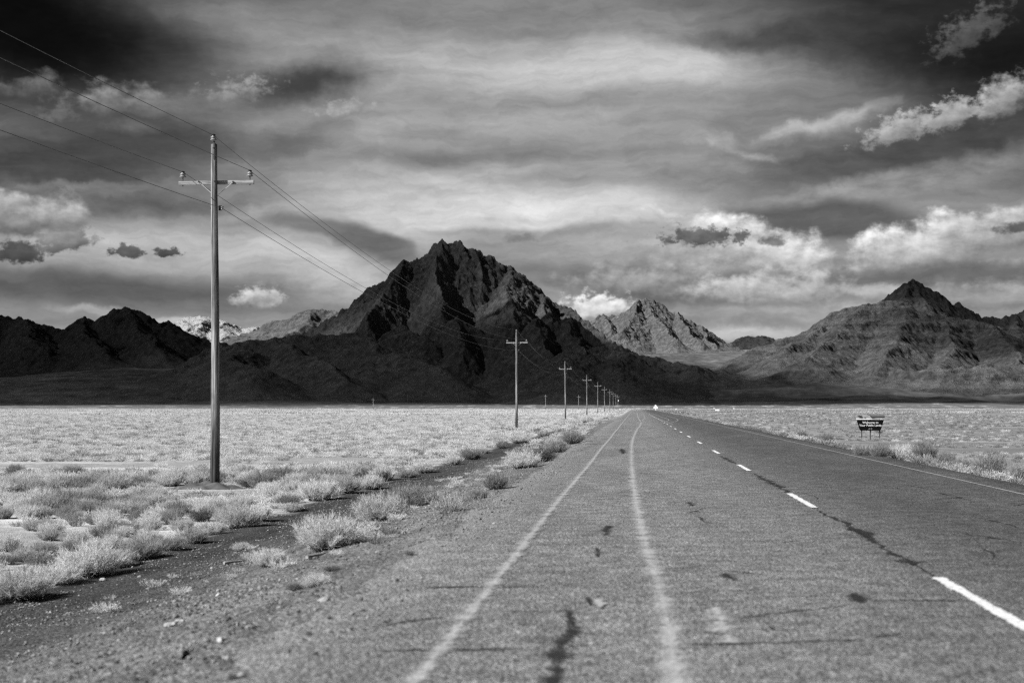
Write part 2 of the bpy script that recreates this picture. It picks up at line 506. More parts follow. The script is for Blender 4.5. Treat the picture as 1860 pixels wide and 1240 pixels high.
def mat_rock(name, dark, light, strata=0.0, scale=1.0, snow=None):
    m, t, out = material(name)
    P = pos(t)
    g = t.node('ShaderNodeNewGeometry')
    nz = t.sep(g.outputs['Normal'])[2]
    n = t.noise(P, 0.012 * scale, 8, 0.62)
    f = t.noise(P, 0.07 * scale, 8, 0.68)
    slope = t.mapr(t.math('ADD', nz, t.math('MULTIPLY', t.math('SUBTRACT', f, 0.5), 0.5)), 0.62, 0.86)
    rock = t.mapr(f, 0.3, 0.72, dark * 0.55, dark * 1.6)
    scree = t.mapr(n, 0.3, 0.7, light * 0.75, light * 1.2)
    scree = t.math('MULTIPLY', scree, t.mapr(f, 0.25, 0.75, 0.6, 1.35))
    col = t.mix(slope, rock, scree)
    if strata:
        zc = t.sep(P)[2]
        zz = t.math('ADD', zc, t.math('MULTIPLY', t.math('SUBTRACT', t.noise(P, 0.006, 4, 0.6), 0.5), 40))
        band = t.noise(t.comb(0.0, 0.0, t.math('MULTIPLY', zz, 0.055)), 1.0, 5, 0.7)
        col = t.math('MULTIPLY', col, t.mapr(band, 0.35, 0.65, 1 - strata, 1 + strata))
    if snow:
        sn = t.mapr(t.math('ADD', t.math('MULTIPLY', nz, 0.8), t.math('MULTIPLY', t.noise(P, 0.006, 8, 0.7), 1.0)), snow, snow + 0.12)
        col = t.mix(sn, col, 0.44)
    hh = t.math('ADD', t.math('MULTIPLY', f, 1.0), t.noise(P, 0.35 * scale, 5, 0.7))
    principled(t, out, col, 0.95, bump=hh, bump_str=0.8, bump_dist=9.0 / scale, spec=0.05)
    return m


def mat_asphalt():
    m, t, out = material('old_asphalt')
    P = pos(t)
    x, y, z = t.sep(P)
    Pxy = t.comb(x, y, 0)
    chip = t.sep(t.voro(Pxy, 52.0, out=1))[0]
    cdist = t.voro(Pxy, 52.0)
    med = t.noise(Pxy, 24.0, 4, 0.75)
    blot = t.noise(Pxy, 3.2, 6, 0.7)
    big = t.noise(t.mapping(Pxy, sc=(1, 0.25, 1)), 0.7, 5, 0.6)
    base = t.math('MULTIPLY', t.mapr(chip, 0.0, 1.0, 0.07, 0.27, smooth=False), t.mapr(med, 0.32, 0.68, 0.45, 1.7))
    base = t.math('MULTIPLY', base, t.mapr(blot, 0.3, 0.7, 0.66, 1.36))
    # dusty lane paler, far lane blacker, partly lens falloff put into the colour
    lane = t.mapr(t.math('ADD', x, t.math('MULTIPLY', t.math('SUBTRACT', big, 0.5), 2.2)), 0.6, 4.2, 1.10, 0.50)
    wheel = t.mapr(big, 0.3, 0.7, 0.84, 1.18)
    col = t.math('MULTIPLY', t.math('MULTIPLY', base, lane), wheel)
    dust = t.mapr(t.math('ADD', x, t.math('MULTIPLY', t.math('SUBTRACT', blot, 0.5), 2.4)), -2.6, -0.9, 0.7, 0.0)
    grit = t.math('MULTIPLY', t.mapr(chip, 0, 1, 0.10, 0.30), t.mapr(med, 0.32, 0.68, 0.6, 1.5))
    col = t.mix(dust, col, grit)
    worn = t.mapr(t.noise(t.mapping(Pxy, sc=(1, 0.6, 1)), 1.6, 6, 0.65), 0.58, 0.76, 0.0, 0.35)
    col = t.mix(worn, col, t.mapr(med, 0.32, 0.68, 0.18, 0.34))
    h = t.math('ADD', t.math('MULTIPLY', cdist, -1.0), t.math('MULTIPLY', med, 0.6))
    principled(t, out, col, 0.85, bump=h, bump_str=0.9, bump_dist=0.015, spec=0.25)
    return m


def mat_paint(name, val, cover, ragged, soft, hi=1.0, fine=30.0):
    """road paint, dust or tar with crumbling edges; UV.x runs across the stripe"""
    m, t, out = material(name)
    uv = t.node('ShaderNodeTexCoord').outputs['UV']
    u = t.sep(uv)[0]
    P = pos(t)
    n = t.noise(P, fine, 5, 0.75)
    n2 = t.noise(P, 2.6, 5, 0.65)
    prof = t.math('SUBTRACT', 1.0, t.math('MULTIPLY', t.math('ABSOLUTE', t.math('SUBTRACT', u, 0.5)), 2.0))
    v = t.math('ADD', prof, t.math('MULTIPLY', t.math('SUBTRACT', n, 0.5), ragged * 1.6))
    v = t.math('ADD', v, t.math('MULTIPLY', t.math('SUBTRACT', n2, 0.5), ragged * 1.5))
    a = t.mapr(v, 1.0 - cover, 1.0 - cover + soft, 0.0, hi)
    chip = t.sep(t.voro(P, 52.0, out=1))[0]
    col = t.math('MULTIPLY', val, t.mapr(chip, 0, 1, 0.72, 1.15))
    principled(t, out, col, 0.8, alpha=a, spec=0.2)
    return m


def mat_plain(name, val, var=0.15, scale=3.0, rough=0.8, bump=0.0, metal=0.0, spec=0.3):
    m, t, out = material(name)
    n = t.noise(objco(t), scale, 5, 0.65)
    col = t.mapr(n, 0.25, 0.75, val * (1 - var), val * (1 + var))
    principled(t, out, col, rough, bump=n if bump else None, bump_str=bump, spec=spec, metal=metal)
    return m


def mat_wood():
    m, t, out = material('weathered_pole_wood')
    P = objco(t)
    z = t.sep(P)[2]
    grain = t.noise(t.mapping(P, sc=(13, 13, 0.4)), 1.0, 8, 0.72)
    blot = t.noise(t.mapping(P, sc=(6, 6, 1.4)), 1.0, 5, 0.6)
    col = t.mapr(grain, 0.36, 0.66, 0.05, 0.38)
    col = t.math('MULTIPLY', col, t.mapr(blot, 0.3, 0.7, 0.75, 1.15))
    zz = t.math('ADD', z, t.math('MULTIPLY', t.math('SUBTRACT', blot, 0.5), 3.0))
    col = t.math('MULTIPLY', col, t.mapr(zz, 0.6, 3.6, 0.32, 1.0))       # creosoted butt
    principled(t, out, col, 0.85, bump=grain, bump_str=0.5, bump_dist=0.015, spec=0.15)
    return m


def mat_timber():
    m, t, out = material('crossarm_timber')
    P = objco(t)
    grain = t.noise(t.mapping(P, sc=(1.2, 22, 22)), 1.0, 6, 0.7)
    col = t.mapr(grain, 0.3, 0.7, 0.12, 0.46)
    principled(t, out, col, 0.85, bump=grain, bump_str=0.4, bump_dist=0.01, spec=0.15)
    return m


def mat_shrub(name, lo, hi, trans=0.35):
    m, t, out = material(name)
    oi = t.node('ShaderNodeObjectInfo')
    n = t.noise(pos(t), 0.35, 3, 0.6)
    r = t.math('ADD', t.math('MULTIPLY', oi.outputs['Random'], 0.6), t.math('MULTIPLY', n, 0.4))
    fine = t.noise(objco(t), 40.0, 2, 0.5)
    col = t.math('MULTIPLY', t.mapr(r, 0.1, 0.8, lo, hi), t.mapr(fine, 0.3, 0.7, 0.75, 1.2))
    dif = t.node('ShaderNodeBsdfDiffuse')
    tr = t.node('ShaderNodeBsdfTranslucent')
    t.put(dif.inputs[0], col)
    t.put(tr.inputs[0], col)
    mx = t.node('ShaderNodeMixShader')
    mx.inputs[0].default_value = trans
    t.l.new(dif.outputs[0], mx.inputs[1])
    t.l.new(tr.outputs[0], mx.inputs[2])
    t.l.new(mx.outputs[0], out.inputs[0])
    return m


def mat_stone(name, lo, hi):
    m, t, out = material(name)
    oi = t.node('ShaderNodeObjectInfo')
    n = t.noise(objco(t), 4.0, 5, 0.65)
    col = t.math('MULTIPLY', t.mapr(oi.outputs['Random'], 0, 1, lo, hi, smooth=False), t.mapr(n, 0.3, 0.7, 0.75, 1.2))
    principled(t, out, col, 0.9, bump=n, bump_str=0.4, spec=0.15)
    return m


M = dict(
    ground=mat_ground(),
    rock=mat_rock('dark_volcanic_rock', 0.075, 0.11),
    foot=mat_rock('dark_foothill_rock', 0.06, 0.11),
    black=mat_rock('shade_darkened_rock', 0.035, 0.045),  # albedo lowered to hold cloud shade and lens vignetting in the colour
    pale=mat_rock('pale_desert_rock', 0.10, 0.16),
    mesa=mat_rock('grey_mesa_rock', 0.08, 0.13, strata=0.2),
    butte=mat_rock('layered_butte_rock', 0.06, 0.105, strata=0.35),
    cone=mat_rock('cone_rock', 0.06, 0.07, strata=0.1),
    snow=mat_rock('snowy_rock', 0.10, 0.16, scale=0.4, snow=1.06),
    asphalt=mat_asphalt(),
    dash=mat_paint('white_road_paint', 0.78, 0.86, 0.8, 0.15, fine=14.0),
    faded=mat_paint('faded_road_paint', 0.48, 0.74, 1.6, 0.8, 0.88),
    thin=mat_paint('thin_edge_paint', 0.40, 0.8, 0.7, 0.5, 0.9),
    tar=mat_paint('tar_in_cracks', 0.03, 0.62, 1.7, 0.6, 0.9),
    stain=mat_paint('oil_stain', 0.03, 0.70, 1.8, 0.7, 0.88),
    wood=mat_wood(), timber=mat_timber(),
    porcelain=mat_plain('pale_porcelain', 0.22, 0.08, 8, 0.3, spec=0.5),
    iron=mat_plain('dark_iron', 0.04, 0.2, 20, 0.6),
    zinc=mat_plain('galvanised_strap', 0.55, 0.15, 12, 0.5),
    wire=mat_plain('wire_metal', 0.11, 0.1, 2, 0.5),
    signboard=mat_plain('dark_signboard', 0.006, 0.15, 4, 0.9, spec=0.05),
    letters=mat_plain('white_lettering', 0.80, 0.03, 4, 0.6),
    greypaint=mat_plain('grey_paint', 0.14, 0.1, 4, 0.7),
    skypaint=mat_plain('pale_picture_paint', 0.32, 0.25, 5, 0.7),
    mesapaint=mat_plain('dark_picture_paint', 0.05, 0.25, 9, 0.7),
    post=mat_plain('grey_post', 0.07, 0.15, 6, 0.7),
    white=mat_plain('white_sheet', 0.78, 0.05, 4, 0.5),
    soil=mat_plain('dark_soil', 0.10, 0.4, 5, 0.95, bump=0.6),
    stalk=mat_shrub('shrub_stalks', 0.05, 0.15, 0.0),
    twig=mat_shrub('pale_twigs', 0.30, 0.78, 0.35),
    twig_far=mat_shrub('pale_twigs_far', 0.52, 0.84, 0.35),
    twig_mid=mat_shrub('dun_twigs', 0.26, 0.46, 0.3),
    twig_grey=mat_shrub('grey_twigs', 0.13, 0.30, 0.25),
    stone_pale=mat_stone('pale_stone', 0.30, 0.46),
    stone_dark=mat_stone('dark_stone', 0.05, 0.11),
    gravel=mat_stone('gravel_stone', 0.04, 0.36),
)


# ------------------------------------------------------------------ mesh helpers
def mesh_from(name, V, faces, mat=None, uv=None, smooth=False):
    me = bpy.data.meshes.new(name)
    V = np.asarray(V, np.float32)
    if isinstance(faces, np.ndarray):
        k = faces.shape[1]
        me.vertices.add(len(V))
        me.vertices.foreach_set('co', V.ravel())
        me.loops.add(faces.size)
        me.loops.foreach_set('vertex_index', faces.ravel().astype(np.int32))
        me.polygons.add(len(faces))
        me.polygons.foreach_set('loop_start', np.arange(0, faces.size, k, dtype=np.int32))
        me.update(calc_edges=True)
        me.validate()
    else:
        me.from_pydata([tuple(v) for v in V], [], faces)
        me.update()
    if uv is not None:
        L = me.uv_layers.new(name='UVMap')
        for lp in me.loops:
            L.data[lp.index].uv = uv[lp.vertex_index]
    if mat:
        me.materials.append(mat)
    if smooth:
        me.polygons.foreach_set('use_smooth', np.ones(len(me.polygons), bool))
    return me


def obj(name, me, parent=None, loc=None, rot=None, scale=None):
    o = bpy.data.objects.new(name, me)
    COL.objects.link(o)
    if parent is not None:
        o.parent = parent
    if loc is not None:
        o.location = loc
    if rot is not None:
        o.rotation_euler = rot
    if scale is not None:
        o.scale = scale
    return o


def tag(o, label=None, cat=None, group=None, kind=None):
    if label:
        o['label'] = label
    if cat:
        o['category'] = cat
    if group:
        o['group'] = group
    if kind:
        o['kind'] = kind
    return o


def grid_mesh(name, xs, ys, Z, mat, keep=None, X=None, Y=None):
    nx, ny = len(xs), len(ys)
    if X is None:
        X, Y = np.meshgrid(xs, ys)
    V = np.stack([X, Y, Z], -1).reshape(-1, 3)
    i = np.arange(nx * ny).reshape(ny, nx)
    q = np.stack([i[:-1, :-1], i[:-1, 1:], i[1:, 1:], i[1:, :-1]], -1).reshape(-1, 4)
    if keep is not None:
        k = keep.reshape(-1)
        q = q[k[q].any(1)]
        used = np.unique(q)
        remap = np.zeros(len(V), np.int64)
        remap[used] = np.arange(len(used))
        V = V[used]
        q = remap[q]
    return mesh_from(name, V, q, mat, smooth=True)


def ring(bm, c, ax, r, n, ph=0.0):
    ax = Vector(ax).normalized()
    a = ax.orthogonal().normalized()
    b = ax.cross(a)
    return [bm.verts.new(Vector(c) + a * (r * math.cos(ph + 2 * math.pi * k / n)) + b * (r * math.sin(ph + 2 * math.pi * k / n))) for k in range(n)]


def add_lathe(bm, prof, n=12, c=(0, 0, 0)):
    """prof: list of (radius, z)"""
    rings = []
    for r, z in prof:
        rings.append([bm.verts.new((c[0] + r * math.cos(2 * math.pi * k / n), c[1] + r * math.sin(2 * math.pi * k / n), c[2] + z)) for k in range(n)])
    for a, b in zip(rings, rings[1:]):
        for k in range(n):
            bm.faces.new((a[k], a[(k + 1) % n], b[(k + 1) % n], b[k]))
    bm.faces.new(list(reversed(rings[0])))
    bm.faces.new(rings[-1])


def add_box(bm, c, s, rot=None, bevel=0.0):
    r = bmesh.ops.create_cube(bm, size=1.0)
    vs = r['verts']
    mt = Matrix.Translation(Vector(c)) @ (rot.to_4x4() if rot is not None else Matrix.Identity(4)) @ Matrix.Diagonal((*s, 1))
    bmesh.ops.transform(bm, matrix=mt, verts=vs)
    if bevel:
        es = list({e for v in vs for e in v.link_edges})
        bmesh.ops.bevel(bm, geom=es, offset=bevel, segments=2, affect='EDGES', profile=0.5)


def bar(bm, a, b, wx, wy, up=(0, 0, 1), bevel=0.0):
    a, b = Vector(a), Vector(b)
    d = b - a
    q = d.to_track_quat('X', 'Z').to_matrix()
    add_box(bm, (a + b) / 2, (d.length, wx, wy), q, bevel)


def done(bm, name, mat, smooth=False):
    bmesh.ops.recalc_face_normals(bm, faces=bm.faces)
    me = bpy.data.meshes.new(name)
    bm.to_mesh(me)
    bm.free()
    me.materials.append(mat)
    if smooth:
        me.polygons.foreach_set('use_smooth', np.ones(len(me.polygons), bool))
    return me


# ------------------------------------------------------------------ the ground
PX = np.array([-400, -60, -9.6, -8.7, -7.2, -5.6, -4.2, -2.7, -2.0, 6.95, 7.6, 9.0, 11, 14, 60, 400.])
PZ = np.array([-1.25, -1.25, -1.25, -1.20, -1.10, -0.85, -0.45, -0.13, -0.06, -0.06, -0.14, -0.5, -0.82, -0.95, -0.95, -0.95])
ROAD_END = 640.0


def smooth01(v, a, b):
    t = np.clip((np.asarray(v, float) - a) / (b - a), 0, 1)
    return t * t * (3 - 2 * t)


def ground_z(x, y):
    x = np.asarray(x, float)
    y = np.asarray(y, float)
    prof = np.interp(x, PX, PZ)
    flat = -1.15
    z = prof + (flat - prof) * smooth01(y, 600, 760)
    off = 1 - (smooth01(x, -8.9, -7.0) * (1 - smooth01(x, 8, 11))) * (1 - smooth01(y, 640, 720))
    z = z + off * (0.07 * perlin(x * 0.22, y * 0.22, 3) + 0.05 * perlin(x * 0.9, y * 0.9, 4))
    shoulder = smooth01(x, -8.9, -8.2) * (1 - smooth01(x, -2.6, -2.1))
    z = z + shoulder * (1 - smooth01(y, 300, 600)) * (0.05 * perlin(x * 1.1, y * 0.5, 8) + 0.025 * perlin(x * 3.1, y * 2.1, 9))
    # alluvial fans
    az = np.arctan2(x, np.maximum(y, 1))
    start = 1900 + 160 * perlin(x * 0.0011, y * 0.0004, 21)
    d = np.maximum(y - start, 0)
    fan = 0.012 * np.minimum(d, 500) + 0.058 * np.maximum(d - 400, 0) * smooth01(d, 300, 900)
    fan = np.where(d > 3600, np.minimum(fan, 191 + 0.035 * (d - 3600)), fan)
    fan = np.minimum(fan, 262)
    rough = smooth01(d, 100, 900)
    fan = fan + rough * (16 * perlin(x * 0.0023, y * 0.0015, 31) + 5 * fbm(x * 0.008, y * 0.005, 4, 41, ridged=True))
    return z + fan


def gz(x, y):
    return float(ground_z(np.array([x]), np.array([y]))[0])


def build_ground():
    near = np.concatenate([np.arange(-10.5, -2.2, 0.22), np.array([-2.12, -2.0, -1.5, 0, 2, 4, 6, 6.95]), np.arange(7.2, 13, 0.3)])
    lefts = [-10.5]
    st = 0.5
    while lefts[-1] > -16000:
        lefts.append(lefts[-1] - st)
        st *= 1.055
    rights = [13.0]
    st = 0.5
    while rights[-1] < 16000:
        rights.append(rights[-1] + st)
        st *= 1.055
    xs = np.array(sorted(set([round(v, 3) for v in lefts + list(near) + rights])))
    ys = [-300.0, -200, -120, -80, -50, -30, -15, -6, 0]
    st = 0.4
    while ys[-1] < 24000:
        ys.append(ys[-1] + st)
        if ys[-1] > 40:
            st *= 1.012
    ys = np.array(ys)
    X, Y = np.meshgrid(xs, ys)
    Z = ground_z(X, Y)
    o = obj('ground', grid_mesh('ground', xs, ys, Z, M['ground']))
    tag(o, 'flat pale desert plain with salt patches rising to dark fans', None, None, 'structure')


build_ground()


# ------------------------------------------------------------------ mountains
def tents(X, Y, lines, p, wf, warp, wscale, seed):
    """height above the ground of a mountain made of ridge lines: max over ridges of a concave fall-off"""
    Xw = X + warp * fbm(X / wscale, Y / wscale, 4, seed)
    Yw = Y + warp * fbm(X / wscale + 7.7, Y / wscale + 3.3, 4, seed + 50)
    best = np.full(X.shape, -1e9)
    crest = np.zeros(X.shape)
    for line in lines:
        opts = {}
        if isinstance(line, tuple):
            line, opts = line
        k, pp = opts.get('wf', wf), opts.get('p', p)
        pts = [at(*q) for q in line]
        for a, b in zip(pts, pts[1:]):
            ax, ay, bx, by = a.x, a.y, b.x, b.y
            dx, dy = bx - ax, by - ay
            L2 = dx * dx + dy * dy + 1e-9
            t = np.clip(((Xw - ax) * dx + (Yw - ay) * dy) / L2, 0, 1)
            dist = np.hypot(Xw - (ax + t * dx), Yw - (ay + t * dy))
            ga, gb = gz(ax, ay), gz(bx, by)
            hr = np.maximum((a.z - ga) + ((b.z - gb) - (a.z - ga)) * t, 1.0)
            s = dist / (hr * k)
            v = np.where(s < 1, hr * np.clip(1 - s, 0, 1) ** pp, -(s - 1) * hr * 0.25)
            m = v > best
            best = np.where(m, v, best)
            crest = np.where(m, np.clip(1 - s * 2.2, 0, 1), crest)
    return best, crest


def mountain(name, label, lines, mat, nx, ny, p=1.35, wf=1.5, warp=10, wscale=120, seed=1,
             gully=0.10, gscale=90.0, rough=4.0, terrace=None, jag=2.5):
    lo, hi = [1e9, 1e9], [-1e9, -1e9]
    for line in lines:
        k_ = line[1].get('wf', wf) if isinstance(line, tuple) else wf
        for q in (line[0] if isinstance(line, tuple) else line):
            v = at(*q)
            reach = max(v.z - gz(v.x, v.y), 1.0) * k_ * 1.12 + 2 * warp
            for k in (0, 1):
                lo[k] = min(lo[k], v[k] - reach)
                hi[k] = max(hi[k], v[k] + reach)
    xs = np.linspace(lo[0], hi[0], nx)
    ys = np.linspace(lo[1], hi[1], ny)
    X, Y = np.meshgrid(xs, ys)
    H, crest = tents(X, Y, lines, p, wf, warp, wscale, seed)
    rel = np.clip(H, 0, None)
    g = fbm(X / gscale, Y / gscale, 6, seed + 7, 0.52, ridged=True)
    H = H + (g - 0.6) * gully * rel ** 0.85 * (1 - 0.8 * crest)
    H = H + rough * fbm(X / 18.0, Y / 18.0, 4, seed + 13, 0.62) * np.clip(rel / 40, 0, 1)
    H = H + jag * crest * fbm(X / 34.0, Y / 34.0, 4, seed + 19, 0.5, ridged=True) * np.clip(rel / 60, 0, 1)
    if terrace:
        step, amt = terrace
        Hn = H + 7 * perlin(X / 150, Y / 150, seed + 23)
        k = np.floor(Hn / step)
        fr = Hn / step - k
        tz = (k + np.clip((fr - 0.62) / 0.38, 0, 1) ** 1.0 * 0.6 + fr * 0.4) * step
        H = np.where(rel > 4, H + (tz - Hn) * amt, H)
    Z = ground_z(X, Y) + np.where(H > 0, H, -3.0 + np.maximum(H, -12) * 0.4)
    o = obj(name, grid_mesh(name, xs, ys, Z, mat, keep=H > -2))
    tag(o, label, None, None, 'structure')
    return o


def build_mountains():
    # main peak
    D = 3600
    sky = [(520, 618, D), (560, 602, D), (593, 587, D), (620, 570, D), (643, 555, D), (670, 533, D), (690, 513, D), (713, 493, D), (733, 475, D), (748, 480, D),
           (763, 472, D), (773, 472, D), (790, 450, D), (803, 438, D), (815, 446, D), (832, 441, D), (847, 453, D), (857, 451, D),
           (880, 463, D), (898, 468, D), (905, 484, D), (927, 488, D), (947, 502, D), (963, 517, D), (990, 540, D), (1007, 553, D),
           (1033, 563, D - 120), (1053, 577, D - 160), (1070, 585, D - 180), (1087, 600, D - 200), (1107, 617, D - 220), (1140, 632, D - 240)]
    spurs = [
        ([(803, 440, D), (793, 470, D - 90), (792, 505, D - 170), (803, 540, D - 235), (812, 572, D - 330)], {'wf': 0.85, 'p': 1.4}),
        ([(857, 451, D), (866, 480, D - 50), (872, 510, D - 90)], {'wf': 1.0, 'p': 1.4}),
        ([(927, 488, D), (924, 512, D - 120), (926, 545, D - 230), (930, 585, D - 360)], {'wf': 1.5, 'p': 1.25}),
        ([(963, 517, D), (988, 548, D - 130), (1004, 585, D - 270)], {'wf': 1.4}),
        ([(733, 475, D), (704, 528, D - 150), (668, 580, D - 320)], {'wf': 1.4}),
    ]
    mountain('mountain', 'tall dark rocky peak rising behind the utility poles', [sky] + spurs, M['rock'], 760, 520,
             p=1.75, wf=1.62, warp=13, wscale=150, seed=3, gully=0.075, gscale=58, rough=5.5, jag=5)
    # dark crags in front of its right foot
    mountain('mountain', 'jagged dark crags below the right shoulder of the tall peak',
             [[(940, 612, 3050), (957, 590, 3040), (975, 576, 3030), (990, 590, 3030), (1003, 592, 3040), (1030, 578, 3060), (1050, 592, 3050), (1075, 612, 3020), (1100, 632, 3000)],
              [(975, 576, 3030), (985, 610, 2950), (1000, 640, 2880)], [(1030, 578, 3060), (1040, 615, 2960), (1060, 642, 2900)],
              [(900, 602, 3120), (925, 590, 3100), (945, 604, 3080)]], M['foot'], 320, 260,
             p=1.2, wf=1.0, warp=12, wscale=70, seed=15, gully=0.10, gscale=50, rough=3.5, jag=5)
    mountain('hill', 'small dark pyramid of rock at the foot of the tall peak',
             [[(780, 600, 3150), (805, 592, 3150), (833, 577, 3140), (850, 590, 3130), (872, 604, 3120)], [(833, 577, 3140), (838, 610, 3060)],
              [(700, 604, 3180), (730, 596, 3170), (762, 606, 3150)], [(735, 617, 3100), (752, 607, 3100), (775, 616, 3090)]],
             M['foot'], 260, 200, p=1.15, wf=0.9, warp=9, wscale=60, seed=19, gully=0.09, gscale=45, rough=3, jag=4)
    mountain('hill', 'low dark foothills in cloud shadow left of the road',
             [[(380, 640, 3000), (440, 622, 3020), (500, 614, 3060), (580, 608, 3100), (640, 606, 3120), (700, 620, 3080)],
              [(640, 606, 3120), (690, 640, 2900), (750, 672, 2700)], [(500, 614, 3060), (540, 640, 2850), (600, 668, 2700), (640, 690, 2600)],
              [(720, 640, 2800), (760, 655, 2720), (800, 680, 2620)], [(440, 622, 3020), (430, 650, 2800), (470, 680, 2600)]],
             M['foot'], 360, 300, p=1.3, wf=2.6, warp=22, wscale=160, seed=27, gully=0.11, gscale=90, rough=2.5, jag=1.5)
    mountain('hill', 'low dark ridge sloping down behind the far end of the road',
             [[(1040, 626, 3000), (1085, 628, 2960), (1130, 638, 2920), (1180, 648, 2870), (1235, 660, 2800), (1290, 682, 2700), (1330, 700, 2600)],
              [(1130, 638, 2920), (1120, 665, 2700), (1130, 690, 2500)], [(1225, 672, 2700), (1245, 668, 2690), (1262, 680, 2660)], [(1040, 626, 3000), (1030, 660, 2700), (1040, 690, 2480)]],
             M['foot'], 420, 300, p=1.6, wf=4.0, warp=16, wscale=120, seed=33, gully=0.12, gscale=70, rough=4, jag=2)
    # left range
    D = 3900
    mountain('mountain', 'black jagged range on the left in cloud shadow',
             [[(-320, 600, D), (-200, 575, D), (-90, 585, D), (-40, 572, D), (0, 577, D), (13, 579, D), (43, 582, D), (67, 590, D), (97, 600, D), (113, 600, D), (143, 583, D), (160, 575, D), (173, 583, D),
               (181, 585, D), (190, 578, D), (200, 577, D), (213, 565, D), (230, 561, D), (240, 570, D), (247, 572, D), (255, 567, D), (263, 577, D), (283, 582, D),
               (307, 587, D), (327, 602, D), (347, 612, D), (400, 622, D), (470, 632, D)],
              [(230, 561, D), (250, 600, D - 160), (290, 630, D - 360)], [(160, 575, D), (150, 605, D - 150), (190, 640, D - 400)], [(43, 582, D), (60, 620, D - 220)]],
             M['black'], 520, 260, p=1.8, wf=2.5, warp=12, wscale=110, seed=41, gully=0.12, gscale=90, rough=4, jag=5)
    # mesa behind
    D = 5200
    mountain('mountain', 'grey flat-topped mesa between the left range and the peak',
             [[(400, 622, D), (430, 611, D), (467, 599, D), (493, 584, D), (520, 580, D), (540, 568, D), (567, 561, D), (600, 562, D), (620, 565, D), (680, 570, D), (760, 580, D)],
              [(567, 561, D), (560, 590, D - 250), (520, 608, D - 420)], [(620, 565, D), (630, 595, D - 300)]],
             M['mesa'], 380, 240, p=1.7, wf=2.7, warp=12, wscale=160, seed=53, gully=0.07, gscale=90, rough=2.5, terrace=(34, 0.35), jag=3)
    # far snow
    D = 14000
    mountain('mountain', 'far snow-covered mountain in the gap left of the peak',
             [[(230, 606, D), (310, 588, D), (333, 583, D), (350, 577, D), (367, 575, D), (380, 578, D), (400, 584, D), (423, 592, D), (443, 599, D), (455, 597, D), (467, 594, D), (480, 597, D), (520, 606, D)],
              [(367, 575, D), (360, 598, D - 700), (350, 616, D - 1400)], [(333, 583, D), (335, 604, D - 900)], [(400, 584, D), (405, 606, D - 1000)], [(467, 594, D), (455, 612, D - 900)]],
             M['snow'], 360, 300, p=1.2, wf=2.2, warp=60, wscale=420, seed=61, gully=0.16, gscale=320, rough=10, jag=10)
    # sunlit peak behind the road
    D = 5500
    mountain('mountain', 'paler sunlit peak beyond the end of the road',
             [[(1040, 612, D), (1060, 596, D), (1072, 587, D), (1084, 576, D), (1098, 574, D), (1105, 577, D), (1129, 580, D), (1138, 569, D), (1150, 556, D), (1159, 546, D), (1168, 545, D), (1176, 549, D),
               (1184, 547, D), (1197, 553, D), (1211, 566, D), (1230, 570, D), (1249, 581, D), (1273, 594, D), (1297, 613, D), (1315, 622, D), (1340, 632, D)],
              [(1176, 549, D), (1190, 580, D - 180), (1215, 604, D - 330), (1230, 620, D - 470)], [(1159, 546, D), (1150, 580, D - 200), (1130, 604, D - 400)],
              [(1230, 570, D), (1250, 600, D - 260), (1268, 622, D - 420)], [(1098, 574, D), (1110, 600, D - 250)], [(1273, 594, D), (1285, 618, D - 260), (1300, 632, D - 420)]],
             M['pale'], 560, 420, p=1.9, wf=2.3, warp=13, wscale=130, seed=71, gully=0.07, gscale=70, rough=3, jag=6)
    D = 8200
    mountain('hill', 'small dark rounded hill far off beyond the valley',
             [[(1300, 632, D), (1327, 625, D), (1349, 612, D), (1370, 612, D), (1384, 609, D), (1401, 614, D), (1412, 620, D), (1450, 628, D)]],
             M['black'], 160, 120, p=1.2, wf=1.6, warp=15, wscale=120, seed=81, gully=0.1, gscale=100, rough=4, jag=2)  # cloud shade on this hill is put into its rock colour
    # right butte
    D = 3300
    mountain('butte', 'broad layered butte with ledges right of the road',
             [[(1375, 628, D), (1412, 617, D), (1449, 608, D), (1474, 599, D), (1504, 581, D), (1519, 568, D), (1548, 559, D), (1573, 551, D), (1603, 548, D), (1635, 550, D), (1660, 560, D), (1710, 574, D),
                (1766, 580, D), (1800, 590, D), (1860, 600, D), (1950, 610, D), (2060, 600, D)],
              [(1573, 551, D), (1540, 590, D - 150), (1500, 626, D - 350), (1470, 650, D - 550)], [(1635, 550, D), (1640, 590, D - 180), (1620, 632, D - 420), (1600, 660, D - 620)],
              [(1710, 574, D), (1720, 606, D - 180), (1730, 640, D - 400), (1700, 668, D - 620)], [(1800, 590, D), (1815, 605, D - 160), (1850, 640, D - 380), (1860, 680, D - 640)],
              [(1504, 581, D), (1470, 615, D - 180), (1430, 636, D - 400)], [(1660, 676, 2600), (1720, 668, 2580), (1800, 660, 2600), (1900, 655, 2620)],
              [(1530, 672, 2750), (1600, 664, 2720), (1660, 676, 2600)]],
             M['butte'], 560, 460, p=1.45, wf=2.5, warp=12, wscale=170, seed=91, gully=0.045, gscale=70, rough=2.5, terrace=(26, 0.42), jag=3)
    D = 3750
